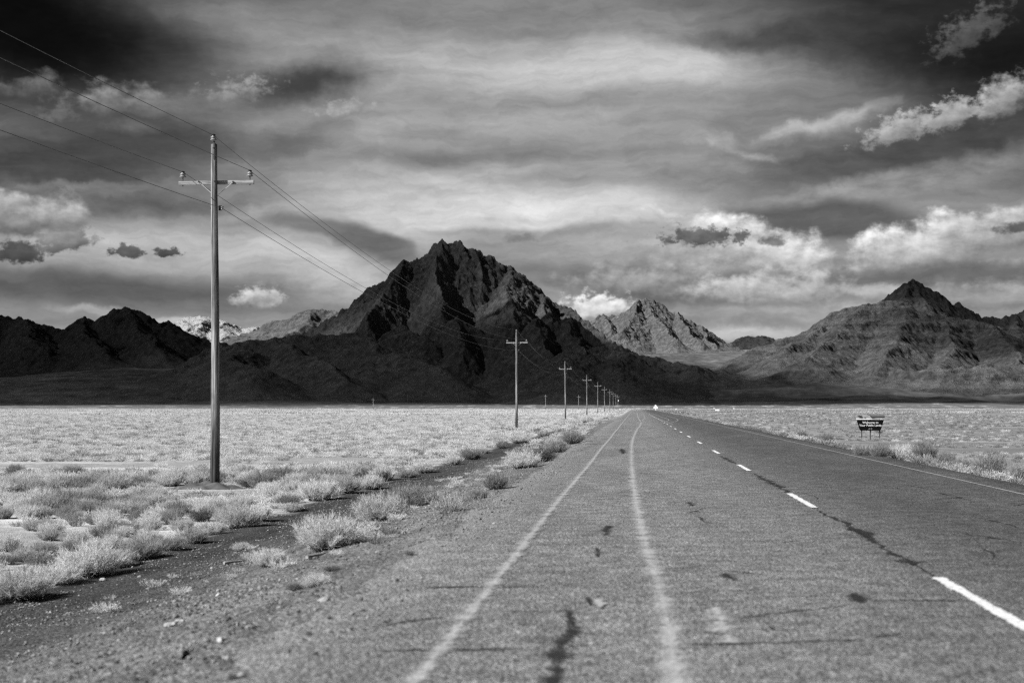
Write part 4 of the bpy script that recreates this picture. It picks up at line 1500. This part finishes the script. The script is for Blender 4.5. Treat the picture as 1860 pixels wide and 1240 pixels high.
# ------------------------------------------------------------------ shrubs
def stems_mesh(name, nst, ntw, rad, hgt, wst, wtw, mat_stalk, mat_twig, seed, upright=0.5, split=True, lean=0.0):
    """a brushy desert shrub: curved stalks fanning from a crown, each with fine twigs"""
    rr = np.random.default_rng(seed)
    sv, sf, tv, tf = [], [], [], []

    def blade(V, Fc, pts, w0, w1):
        k0 = len(V)
        n = len(pts)
        d = pts[-1] - pts[0]
        side = np.cross(d, rr.normal(size=3))
        side /= np.linalg.norm(side) + 1e-9
        for i, p in enumerate(pts):
            wv = (w0 + (w1 - w0) * i / (n - 1)) * 0.5
            V.append(p - side * wv)
            V.append(p + side * wv)
            if i:
                a = k0 + 2 * i
                Fc.append((a - 2, a - 1, a + 1, a))
    for s_ in range(nst):
        an = rr.uniform(0, 2 * np.pi)
        rb = rr.uniform(0, 1) ** 0.7 * rad * 0.42
        tilt = rr.uniform(0, 1) ** upright * 1.05
        L = hgt * rr.uniform(0.62, 1.08) * (1.0 - 0.22 * tilt)
        b = np.array([rb * np.cos(an), rb * np.sin(an), -0.03])
        dr = np.array([np.cos(an + rr.normal(0, 0.5)) * np.sin(tilt), np.sin(an + rr.normal(0, 0.5)) * np.sin(tilt), np.cos(tilt)])
        dr[0] += lean
        sc = rad / hgt
        mid = b + dr * L * 0.5 * np.array([sc, sc, 1]) + rr.normal(0, 0.03, 3) * hgt
        tip = b + dr * L * np.array([sc, sc, 1.0]) + np.array([0, 0, 0.10 * L * tilt]) + rr.normal(0, 0.04, 3) * hgt
        blade(sv, sf, [b, mid, tip], wst, wst * 0.45)
        for q in range(ntw):
            t = rr.uniform(0.32, 1.0) ** 0.8
            p0 = (b + (mid - b) * t * 2) if t < 0.5 else mid + (tip - mid) * (t - 0.5) * 2
            dv = dr * 0.7 + rr.normal(0, 0.55, 3) + np.array([0, 0, 0.45])
            dv /= np.linalg.norm(dv)
            l2 = hgt * rr.uniform(0.10, 0.27)
            p1 = p0 + dv * l2
            blade(tv, tf, [p0, p1], wtw, wtw * 0.5)
    ms = mesh_from(name + '_stalks', np.array(sv), np.array(sf), mat_stalk)
    mt = mesh_from(name + '_twigs', np.array(tv), np.array(tf), mat_twig)
    if split:
        return ms, mt
    V = np.concatenate([np.array(sv), np.array(tv)])
    Fc = np.concatenate([np.array(sf), np.array(tf) + len(sv)])
    me = mesh_from(name, V, Fc, mat_twig)
    return me


NEAR = [stems_mesh('shrub', 280, 28, 0.55, 0.58, 0.008, 0.0052, M['stalk'], M['twig'], 100 + k, upright=(0.7, 0.9, 0.6, 0.8)[k % 4]) for k in range(5)]
NEAR_GREY = [stems_mesh('shrub', 210, 18, 0.5, 0.55, 0.009, 0.0055, M['stalk'], M['twig_grey'], 120 + k, upright=0.55) for k in range(3)]
SPARSE = [stems_mesh('shrub', 46, 8, 0.5, 0.62, 0.012, 0.006, M['stalk'], M['twig'], 140 + k, upright=0.6, lean=(-0.25, 0.1, 0.0)[k]) for k in range(3)]
MIDS = [stems_mesh('scrub', 60, 9, 0.60, 0.44, 0.016, 0.015, M['stalk'], M['twig_far'] if k < 4 else M['twig_mid'], 160 + k, split=False) for k in range(5)] + \
       [stems_mesh('scrub', 60, 5, 0.52, 0.42, 0.016, 0.014, M['stalk'], M['twig_grey'], 170, split=False)]


def shrub(x, y, scale, pair, label, group, rot=None, squash=1.0):
    root = bpy.data.objects.new('shrub', None)
    COL.objects.link(root)
    root.location = (x, y, gz(x, y))
    root.rotation_euler = (0, 0, random.uniform(0, 6.28) if rot is None else rot)
    root.scale = (scale, scale, scale * squash)
    tag(obj('stalks', pair[0], root), kind='stuff')
    tag(obj('twigs', pair[1], root), kind='stuff')
    tag(root, label, 'shrub', group)
    return root


def on_ground(px, py):
    """walk down the pixel's ray to the ground"""
    lo, hi = 5.0, 900.0
    for _ in range(46):
        m = (lo + hi) / 2
        p = at(px, py, m)
        if p.z > gz(p.x, p.y):
            lo = m
        else:
            hi = m
    return at(px, py, lo)


TAKEN = []


def place(px, py, wpx, pair, label, group=None, squash=1.0, rot=None):
    """a shrub whose foot is at a photograph pixel and whose width there is wpx"""
    p = on_ground(px, py)
    dep = (p - CAM).dot(FWD)
    TAKEN.append((p.x, p.y))
    return shrub(p.x, p.y, wpx * dep / F / 1.1, pair, label, group, rot, squash)


SHOULDER = 'shrubs on the gravel shoulder left of the road'
for args in [
    (595, 998, 130, NEAR[0], 'pale bushy shrub on the shoulder beside the white stone', 0.95),
    (490, 1028, 70, NEAR[1], 'small pale shrub left of the twig on the gravel', 0.9),
    (690, 945, 110, NEAR[2], 'bright feathery shrub on the shoulder, by the dark stone', 0.9),
    (752, 922, 100, NEAR[3], 'pale shrub between the bright feathery one and the open one', 0.8),
    (815, 928, 84, SPARSE[1], 'open twiggy shrub with visible stalks on the shoulder', 1.1),
    (880, 930, 72, SPARSE[2], 'thin fan shaped shrub nearest the faded edge line', 1.0),
    (806, 980, 70, SPARSE[0], 'sparse shrub leaning left, alone on the gravel', 0.9),
    (900, 888, 56, NEAR_GREY[0], 'round grey shrub with dark stalks on the shoulder', 1.2),
    (950, 850, 75, NEAR[0], 'pale shrub on the shoulder beyond the round grey one', 0.8),
    (985, 838, 60, NEAR_GREY[1], 'grey spreading shrub where the shoulder narrows', 0.9),
    (1010, 822, 50, NEAR[1], 'pale shrub at the road edge past the grey spreading one', 0.9),
    (1040, 805, 50, NEAR[3], 'pale roadside shrub near the second pole', 0.9),
    (575, 1066, 62, NEAR[4], 'low pale tuft on the gravel nearest the road', 0.8),
    (535, 1072, 38, NEAR_GREY[2], 'small grey tuft at the left end of the low pale tuft', 0.9),
    (604, 1037, 36, NEAR_GREY[0], 'small dark tuft on the gravel above the low pale tuft', 0.6),
    (744, 1008, 22, NEAR_GREY[1], 'tiny dark tuft alone on the gravel by the asphalt', 1.0),
    (572, 1158, 26, NEAR_GREY[2], 'tiny dark tuft in the gravel nearer the camera', 0.8),
    (435, 1238, 50, NEAR_GREY[0], 'small dark tuft at the bottom edge of the gravel', 0.7),
    (440, 1000, 40, NEAR[2], 'wispy pale shrub by the dry ditch', 0.8),
    (870, 905, 40, NEAR[4], 'little pale shrub tucked behind the fan shaped one', 0.8),
]:
    place(*args[:5], SHOULDER, args[5])
RIGHT_G = 'shrubs along the right edge of the road'
for args in [
    (1565, 830, 38, NEAR_GREY[0], 'small grey shrub at the roadside below the welcome sign', 1.25),
    (1600, 832, 48, NEAR_GREY[1], 'grey shrub at the roadside just right of the welcome sign', 1.25),
    (1640, 836, 46, NEAR[0], 'pale shrub at the right roadside between grey ones', 1.25),
    (1678, 843, 62, NEAR_GREY[2], 'large dark grey shrub on the right roadside', 1.4),
    (1718, 850, 50, NEAR_GREY[0], 'grey shrub right of the large dark one', 1.25),
    (1748, 856, 38, NEAR[1], 'small pale shrub on the right verge', 1.25),
    (1802, 868, 80, NEAR_GREY[1], 'widest grey shrub on the right verge near the frame edge', 1.25),
    (1846, 872, 50, NEAR[2], 'pale shrub at the right edge of the frame', 1.25),
    (1500, 804, 34, NEAR_GREY[2], 'small grey shrub on the right verge left of the sign', 1.25),
    (1455, 796, 28, NEAR_GREY[0], 'small grey shrub on the right verge, farther along', 1.25),
]:
    place(*args[:5], RIGHT_G, args[5])
EDGE = 'large shrubs along the ditch on the left'
edge_px = [(30, 1090, 150), (105, 1066, 150), (165, 1050, 150), (215, 1035, 130), (255, 1020, 110), (300, 1002, 110), (345, 990, 90), (385, 975, 80), (430, 962, 100), (478, 950, 90),
           (530, 932, 80), (575, 912, 90), (625, 900, 90), (665, 892, 80), (705, 880, 70), (740, 872, 70), (775, 862, 60), (812, 848, 60), (845, 838, 56), (880, 828, 50), (915, 818, 50),
           (948, 808, 46), (978, 798, 46), (1005, 790, 40), (1030, 784, 36), (1052, 777, 34), (1072, 771, 30), (-40, 1105, 150)]
ORD = ('nearest second third fourth fifth sixth seventh eighth ninth tenth eleventh twelfth thirteenth fourteenth fifteenth sixteenth seventeenth eighteenth nineteenth twentieth '
       'twenty-first twenty-second twenty-third twenty-fourth twenty-fifth twenty-sixth twenty-seventh twenty-eighth twenty-ninth thirtieth thirty-first thirty-second thirty-third thirty-fourth').split()
edge_names = ['feathery bush %s from the camera in the row along the ditch' % k for k in ORD[:27]] + ['bush cut by the left frame edge where the ditch row begins']
for i, (px, py, wd) in enumerate(edge_px):
    pair = (NEAR + NEAR_GREY[:1])[(i * 3 + 1) % 6]
    place(px + random.uniform(-14, 14), py - 4, wd * random.uniform(0.55, 1.1), pair, edge_names[i], EDGE, random.uniform(0.65, 0.98))

# the open plain
def frustum(x, y, margin=30):
    dep = -math.sin(YAW) * x + math.cos(YAW) * y
    r = math.cos(YAW) * x + math.sin(YAW) * y
    px = 930 + F * r / np.maximum(dep, 0.1)
    return (dep > 8) & (px > -margin) & (px < 1860 + margin), dep, px


def jitter_grid(x0, x1, y0, y1, step, seed):
    rr = np.random.default_rng(seed)
    xs = np.arange(x0, x1, step)
    ys = np.arange(y0, y1, step)
    X, Y = np.meshgrid(xs, ys)
    X = X + rr.uniform(-0.5, 0.5, X.shape) * step
    Y = Y + rr.uniform(-0.5, 0.5, Y.shape) * step
    return X.ravel(), Y.ravel(), rr


def field(x0, x1, y0, y1, step, seed, bare):
    X, Y, rr = jitter_grid(x0, x1, y0, y1, step, seed)
    ok, dep, px = frustum(X, Y, 800)
    patch = fbm(X * 0.035, Y * 0.11, 4, 77)
    ok &= patch > bare + 0.9 * np.exp(-((px - 40) / 260.0) ** 2) * np.exp(-((Y - 66) / 14.0) ** 2) * 0.45 - 0.35 * np.exp(-((Y - 32) / 14.0) ** 2)
    ok |= (patch > -2) & (Y < 46) & (rr.uniform(0, 1, X.shape) < 0.45) & frustum(X, Y, 800)[0]
    left = X < -9.3 + 1.3 * perlin(Y * 0.21, Y * 0, 12)
    right = X > 9.5
    ok &= left | right
    # clear of the sign's foot and of the poles
    return X[ok], Y[ok], rr, patch[ok]


X1, Y1, rr1, pt1 = field(-100, -9, 12, 130, 0.60, 201, -0.40)
sc1 = rr1.uniform(0.34, 0.88, len(X1)) * (0.85 + 0.5 * np.clip(pt1, -0.3, 0.6))
X2, Y2, rr2, pt2 = field(9, 80, 14, 130, 0.8, 202, 0.02)
sc2 = rr2.uniform(0.25, 0.55, len(X2))
XA, YA, SA = np.concatenate([X1, X2]), np.concatenate([Y1, Y2]), np.concatenate([sc1, sc2])
# nothing on the sign, the poles or the placed shrubs
okm = np.ones(len(XA), bool)
for tx, ty in TAKEN + [(POLE_X, POLE_Y0)]:
    okm &= np.hypot(XA - tx, YA - ty) > 0.45
okm &= ~((np.abs(XA - POLE_X) < 1.6) & (YA < POLE_Y0 + 1.0) & (YA > POLE_Y0 - 3.2))
near_pole = (np.abs(XA - POLE_X * YA / POLE_Y0) < 1.6) & (YA < POLE_Y0) & (YA > POLE_Y0 - 10)
SA = np.where(near_pole, np.minimum(SA, 0.5), SA)
sg = on_z(1581, 797, -0.93)
okm &= ~((np.abs(XA - sg.x) < 1.3) & (np.abs(YA - sg.y) < 1.2))
XA, YA, SA = XA[okm], YA[okm], SA[okm]
ZA = ground_z(XA, YA)
inside, depA, pxA = frustum(XA, YA, -5)
pyA = HZ + F * (CAM.z - ZA) / depA
big = np.where(inside & (pyA < 1235), SA / depA, 0)
order = np.argsort(-big)
N_IND = 225
BUSHES = {}
FIELD_G = 'scrub bushes on the plain left of the road'
FIELD_R = 'scrub bushes on the plain right of the road'
for j, i in enumerate(order[:N_IND]):
    pair = (NEAR[j % 5] if (j * 7) % 9 > 1 else NEAR_GREY[j % 3]) if XA[i] < 0 else (NEAR_GREY[j % 3] if j % 3 else NEAR[j % 5])
    lf = XA[i] < 0
    size = 'small' if SA[i] < 0.62 else 'medium' if SA[i] < 0.85 else 'big'
    tone = 'pale' if pair in NEAR else 'dark grey'
    if lf:
        where = ('at left frame edge', 'far left of it', 'just left of it', 'right of it', 'towards second pole')[int(np.searchsorted((190, 320, 400, 620), pxA[i]))]
        deep = ('far before the nearest pole', 'before the nearest pole', 'just before the nearest pole', 'near the nearest pole', 'beyond the nearest pole')[int(np.searchsorted((25, 33, 42, 54), YA[i]))]
    else:
        where = ('left of the welcome sign', 'right of the welcome sign')[int(pxA[i] > 1580)]
        deep = 'on the right plain ' + ('near the verge' if YA[i] < 60 else 'farther out')
    o = shrub(XA[i], YA[i], SA[i], pair, '%s %s bush %s, %s' % (size, tone, deep, where), FIELD_G if lf else FIELD_R, squash=random.uniform(0.7, 1.1))
    BUSHES.setdefault(o['label'], []).append((pxA[i], o))
for lab, members in BUSHES.items():
    if len(members) > 1:
        for k, (_, o) in enumerate(sorted(members, key=lambda q: q[0])):
            o['label'] = '%s, %s from left' % (lab, 'first' if k == 0 else ORD[min(k, 33)])
rest = order[N_IND:]


def scatter_object(name, pts, idx, scl, rotz, meshes, label):
    """one object: points that carry instances of a few source meshes (geometry nodes)"""
    me = bpy.data.meshes.new(name)
    me.vertices.add(len(pts))
    me.vertices.foreach_set('co', np.asarray(pts, np.float32).ravel())
    a = me.attributes.new('pick', 'INT', 'POINT')
    a.data.foreach_set('value', np.asarray(idx, np.int32))
    a = me.attributes.new('size', 'FLOAT_VECTOR', 'POINT')
    a.data.foreach_set('vector', np.asarray(scl, np.float32).ravel())
    a = me.attributes.new('turn', 'FLOAT_VECTOR', 'POINT')
    a.data.foreach_set('vector', np.asarray(rotz, np.float32).ravel())
    src = bpy.data.collections.new(name + '_sources')
    for k, m_ in enumerate(meshes):
        so = bpy.data.objects.new('%s_source_%02d' % (name, k), m_)
        src.objects.link(so)
    o = obj(name, me)
    ng = bpy.data.node_groups.new(name + '_scatter', 'GeometryNodeTree')
    ng.interface.new_socket('Geometry', in_out='INPUT', socket_type='NodeSocketGeometry')
    ng.interface.new_socket('Geometry', in_out='OUTPUT', socket_type='NodeSocketGeometry')
    gi, go = ng.nodes.new('NodeGroupInput'), ng.nodes.new('NodeGroupOutput')
    ci = ng.nodes.new('GeometryNodeCollectionInfo')
    ci.inputs['Collection'].default_value = src
    ci.inputs['Separate Children'].default_value = True
    ci.inputs['Reset Children'].default_value = True
    ip = ng.nodes.new('GeometryNodeInstanceOnPoints')
    ip.inputs['Pick Instance'].default_value = True

    def named(nm, typ):
        n_ = ng.nodes.new('GeometryNodeInputNamedAttribute')
        n_.data_type = typ
        n_.inputs['Name'].default_value = nm
        return n_.outputs['Attribute']
    ng.links.new(gi.outputs[0], ip.inputs['Points'])
    ng.links.new(ci.outputs[0], ip.inputs['Instance'])
    ng.links.new(named('pick', 'INT'), ip.inputs['Instance Index'])
    ng.links.new(named('turn', 'FLOAT_VECTOR'), ip.inputs['Rotation'])
    ng.links.new(named('size', 'FLOAT_VECTOR'), ip.inputs['Scale'])
    ng.links.new(ip.outputs[0], go.inputs[0])
    md = o.modifiers.new('scatter', 'NODES')
    md.node_group = ng
    tag(o, label, None, None, 'stuff')
    return o


def clump(name, seed, n, size, blades, wd, hgt, mat):
    """a patch of many small shrubs, for far off"""
    rr = np.random.default_rng(seed)
    V, Fc = [], []
    for s_ in range(n):
        cx, cy = rr.uniform(-size / 2, size / 2, 2)
        rad = rr.uniform(0.25, 0.6)
        hh = hgt * rr.uniform(0.6, 1.2)
        for b in range(blades):
            an, tl = rr.uniform(0, 6.28), rr.uniform(0, 1.1)
            d_ = np.array([math.cos(an) * math.sin(tl) * rad / hh, math.sin(an) * math.sin(tl) * rad / hh, math.cos(tl)]) * hh
            p0 = np.array([cx, cy, 0]) + d_ * 0.15
            p1 = np.array([cx, cy, 0]) + d_
            sd = np.cross(d_, rr.normal(size=3))
            sd /= np.linalg.norm(sd) + 1e-9
            k0 = len(V)
            V += [p0 - sd * wd, p0 + sd * wd, p1 + sd * wd * 0.5, p1 - sd * wd * 0.5]
            Fc.append((k0, k0 + 1, k0 + 2, k0 + 3))
    return mesh_from(name, np.array(V), np.array(Fc), mat)


def build_scrub():
    X3, Y3, rr3, p3 = field(-300, -9, 130, 430, 0.98, 203, -0.42)
    s3 = rr3.uniform(0.55, 1.15, len(X3))
    X4, Y4, rr4, p4 = field(9.5, 260, 130, 430, 1.7, 204, 0.0)
    s4 = rr4.uniform(0.4, 0.8, len(X4))
    Xs = np.concatenate([XA[rest], X3, X4])
    Ys = np.concatenate([YA[rest], Y3, Y4])
    Sc = np.concatenate([SA[rest], s3, s4])
    Zs = ground_z(Xs, Ys)
    n = len(Xs)
    rr = np.random.default_rng(301)
    u = rr.uniform(0, 1, n)
    pick = np.where(u < np.where(Xs > 0, 0.22, 0.12), 5, np.where(u < np.where(Xs > 0, 0.82, 0.30), 4, rr.integers(0, 4, n)))
    sz = np.stack([Sc, Sc, Sc * rr.uniform(0.65, 1.1, n)], -1)
    tn = np.stack([np.zeros(n), np.zeros(n), rr.uniform(0, 6.28, n)], -1)
    scatter_object('scrub', np.stack([Xs, Ys, Zs], -1), pick, sz, tn, MIDS, 'dense pale scrub covering the plain on both sides of the road')
    # far clumps
    X5, Y5, rr5 = jitter_grid(-1200, 1000, 430, 1750, 7.5, 205)
    ok, dep, px = frustum(X5, Y5, 700)
    ok &= (fbm(X5 * 0.012, Y5 * 0.02, 4, 91) > np.where(X5 > 0, 0.12, -0.35))
    ok &= (X5 < -8) | (X5 > 12) | (Y5 > 690)
    ok &= ~((X5 > -30) & (X5 < 60) & (Y5 > 560) & (Y5 < 690) & (np.abs(Y5 - 644) < 14))
    X5, Y5 = X5[ok], Y5[ok]
    n = len(X5)
    Z5 = ground_z(X5, Y5)
    pick = np.where(rr5.uniform(0, 1, n) < np.where(X5 > 0, 0.2, np.where(Y5 > 1300, 0.6, 0.12)), 3, np.where(rr5.uniform(0, 1, n) < np.where(X5 > 0, 0.75, 0.15), 4, rr5.integers(0, 3, n)))
    sz = np.stack([np.ones(n), np.ones(n), rr5.uniform(0.6, 1.3, n)], -1)
    tn = np.stack([np.zeros(n), np.zeros(n), rr5.uniform(0, 6.28, n)], -1)
    ms = [clump('far_scrub', 400 + k, 26, 9, 9, 0.05, 0.42, (M['twig_far'], M['twig_far'], M['twig_far'], M['twig_grey'], M['twig_mid'])[k]) for k in range(5)]
    scatter_object('far_scrub', np.stack([X5, Y5, Z5], -1), pick, sz, tn, ms, 'pale scrub fading into the far plain before the hills')
    # verge grass, right and left, along the distant road
    rr = np.random.default_rng(302)
    n = 3400
    yy = 16 * (640 / 16.0) ** rr.uniform(0, 1, n)
    left = rr.uniform(0, 1, n) < 0.5
    xx = np.where(left, np.where(yy > 75, rr.normal(-5.2, 0.9, n), rr.normal(-4.3, 0.9, n)), rr.normal(9.0, 0.9, n))
    keep = np.where(left, ((yy > 75) | (rr.uniform(0, 1, n) < 0.5)) & (xx < -3.0) & (xx > -7), (yy > 34) & (xx > 7.4))
    keep &= rr.uniform(0, 1, n) < np.where(yy < 120, 0.5, 1.0)
    xx, yy = xx[keep], yy[keep]
    n = len(xx)
    sc = rr.uniform(0.35, 0.9, n) * np.where((yy < 75) & (xx < 0), 0.36, 1.0)
    u = rr.uniform(0, 1, n)
    pick = np.where(u < np.where(xx > 0, 0.35, 0.15), 5, np.where(u < np.where(xx > 0, 0.85, 0.4), 4, rr.integers(0, 4, n)))
    scatter_object('verge_grass', np.stack([xx, yy, ground_z(xx, yy)], -1), pick, np.stack([sc, sc, sc * 0.9], -1), np.stack([np.zeros(n), np.zeros(n), rr.uniform(0, 6.28, n)], -1), MIDS,
                   'pale tufts crowding both verges of the distant road')


build_scrub()


# ------------------------------------------------------------------ stones, gravel, twigs, soil
def stone_mesh(seed, flat=0.6, sub=2, mat=None):
    bm = bmesh.new()
    bmesh.ops.create_icosphere(bm, subdivisions=sub, radius=1.0)
    rr = random.Random(seed)
    planes = [(Vector((rr.gauss(0, 1), rr.gauss(0, 1), rr.gauss(0, 1))).normalized(), rr.uniform(0.42, 0.85)) for _ in range(11)]
    for v in bm.verts:
        for nrm, dd in planes:
            k = v.co.dot(nrm)
            if k > dd:
                v.co -= nrm * (k - dd)
        v.co *= rr.uniform(0.96, 1.04)
        v.co.z *= flat
    return done(bm, 'stone', mat)


PEB = [stone_mesh(500 + k, (0.6, 0.5, 0.75, 0.65)[k % 4], 1, M['gravel']) for k in range(6)]
PALE = [stone_mesh(520 + k, 0.42, 2, M['stone_pale']) for k in range(3)]
DARK = [stone_mesh(540 + k, 0.75, 2, M['stone_dark']) for k in range(3)]
STONES_G = 'loose stones on the gravel shoulder'
for px, py, wpx, me, lab in [
    (470, 991, 11, PALE[0], 'white block-like stone on the ditch gravel beside the pale shrub'),
    (612, 921, 12, DARK[0], 'black stone on the gravel below the bush row'),
    (188, 1054, 22, PALE[1], 'flat white stone lying below the large left bushes'),
    (254, 1047, 14, PALE[2], 'pale flat stone on the ditch gravel, second from left'),
    (363, 1052, 12, DARK[1], 'dark angular stone in the middle of the ditch gravel'),
    (400, 1082, 30, PALE[0], 'largest pale slab on the gravel slope'),
    (436, 1066, 18, PALE[1], 'pale stone above the largest slab'),
    (357, 1097, 12, PALE[2], 'pale stone just left of the largest slab'),
    (375, 1100, 14, PALE[0], 'pale stone just below the largest slab'),
    (400, 1163, 26, PALE[1], 'pale flat stone low on the gravel slope'),
    (590, 1090, 34, PALE[2], 'long pale slab half buried near the asphalt'),
    (738, 946, 11, PALE[0], 'small white stone beside the bright feathery shrub'),
    (657, 987, 10, PALE[1], 'small white stone right of the bushy shoulder shrub'),
    (606, 980, 14, PALE[2], 'pale stone behind the bushy shoulder shrub'),
    (258, 1065, 14, DARK[2], 'dark stone left of the middle of the ditch gravel'),
    (455, 1086, 12, DARK[0], 'dark stone right of the largest slab'),
    (212, 1222, 10, PALE[0], 'white pebble near the bottom left corner'),
    (182, 1222, 9, PALE[1], 'pale pebble beside the white one, bottom left'),
    (177, 921, 6, DARK[1], 'tiny black stone on the bare salt patch'),
    (385, 1032, 14, PALE[2], 'pale flat stone at the head of the gravel slope'),
    (642, 942, 5, DARK[2], 'tiny dark stone right of the black one'),
]:
    p = on_ground(px, py)
    dep = (p - CAM).dot(FWD)
    r_ = wpx * dep / F / 2
    o = obj('stone', me, None, (p.x, p.y, gz(p.x, p.y) + r_ * 0.12), (0, 0, random.uniform(0, 6.28)), (r_, r_ * random.uniform(0.5, 0.8), r_))
    tag(o, lab, 'stone', STONES_G)


def build_gravel():
    rr = np.random.default_rng(601)
    n = 110000
    yy = 6.5 * (75 / 6.5) ** (rr.uniform(0, 1, n) ** 0.8)
    xx = rr.uniform(-9.2, -1.6, n)
    dens = np.clip(0.25 + 0.9 * fbm(xx * 0.5, yy * 0.25, 3, 33) + 0.3, 0.08, 1) * np.where(xx > -2.3, 0.35, 1)
    ok, dep, px = frustum(xx, yy, 20)
    keep = ok & (rr.uniform(0, 1, n) < dens)
    xx, yy = xx[keep], yy[keep]
    n = len(xx)
    sc = 0.006 + 0.020 * rr.uniform(0, 1, n) ** 4
    zz = ground_z(xx, yy) + sc * 0.2
    road_z = np.where(xx > -2.1, 0.0, -9)
    zz = np.maximum(zz, road_z)
    tn = np.stack([rr.normal(0, 0.3, n), rr.normal(0, 0.3, n), rr.uniform(0, 6.28, n)], -1)
    sz = np.stack([sc * rr.uniform(0.8, 1.5, n), sc, sc], -1)
    scatter_object('gravel', np.stack([xx, yy, zz], -1), rr.integers(0, 6, n), sz, tn, PEB, 'loose gravel strewn over the left shoulder and ditch')
    n = 9000
    yy = 22 * (90 / 22) ** rr.uniform(0, 1, n)
    xx = rr.uniform(7.0, 9.6, n)
    ok, dep, px = frustum(xx, yy, 20)
    xx, yy = xx[ok], yy[ok]
    n = len(xx)
    sc = 0.010 + 0.025 * rr.uniform(0, 1, n) ** 3
    tn = np.stack([rr.normal(0, 0.3, n), rr.normal(0, 0.3, n), rr.uniform(0, 6.28, n)], -1)
    scatter_object('gravel', np.stack([xx, yy, ground_z(xx, yy) + sc * 0.2], -1), rr.integers(0, 6, n), np.stack([sc, sc, sc], -1), tn, PEB, 'loose gravel along the right road edge')


build_gravel()

for (a, b, r_, lab) in [((410, 1026), (448, 1020), 0.022, 'dry twig lying on the gravel left of the pale shrub'), ((300, 1140), (332, 1132), 0.02, 'dry twig lying low on the gravel slope'),
                        ((560, 1016), (600, 1004), 0.02, 'dry twig lying in front of the bushy shoulder shrub'), ((325, 1195), (333, 1178), 0.02, 'short pale twig near the bottom of the gravel slope')]:
    p, q = on_ground(*a), on_ground(*b)
    p.z, q.z = gz(p.x, p.y) + r_, gz(q.x, q.y) + r_
    bm = bmesh.new()
    pts = [p.lerp(q, t) + Vector((random.uniform(-0.02, 0.02), random.uniform(-0.03, 0.03), random.uniform(0, 0.015))) for t in (0, 0.25, 0.5, 0.75, 1.0)]
    c0 = (p + q) / 2
    prev = None
    for k, u in enumerate(pts):
        rg = ring(bm, u - c0, q - p, r_ * (1 - 0.14 * k), 6)
        if prev:
            for e in range(6):
                bm.faces.new((prev[e], prev[(e + 1) % 6], rg[(e + 1) % 6], rg[e]))
        else:
            bm.faces.new(list(reversed(rg)))
        prev = rg
    bm.faces.new(prev)
    o = obj('twig', done(bm, 'twig', M['timber']), None, c0)
    tag(o, lab, 'twig')

# mound of dug soil at the foot of the nearest pole
bm = bmesh.new()
bmesh.ops.create_grid(bm, x_segments=28, y_segments=28, size=1.0)
for v in bm.verts:
    r_ = v.co.length
    v.co.z = 0.24 * max(0.0, 1 - r_) ** 0.9 * (1 + 0.5 * math.sin(v.co.x * 9 + 2) * math.sin(v.co.y * 7)) - 0.05
    v.co.x *= 1.35
mo = obj('soil_mound', done(bm, 'soil_mound', M['soil'], True), None, (POLE_X - 0.15, POLE_Y0 - 0.35, gz(POLE_X, POLE_Y0) + 0.03))
tag(mo, 'low mound of dark soil around the foot of the nearest pole', None, None, 'structure')
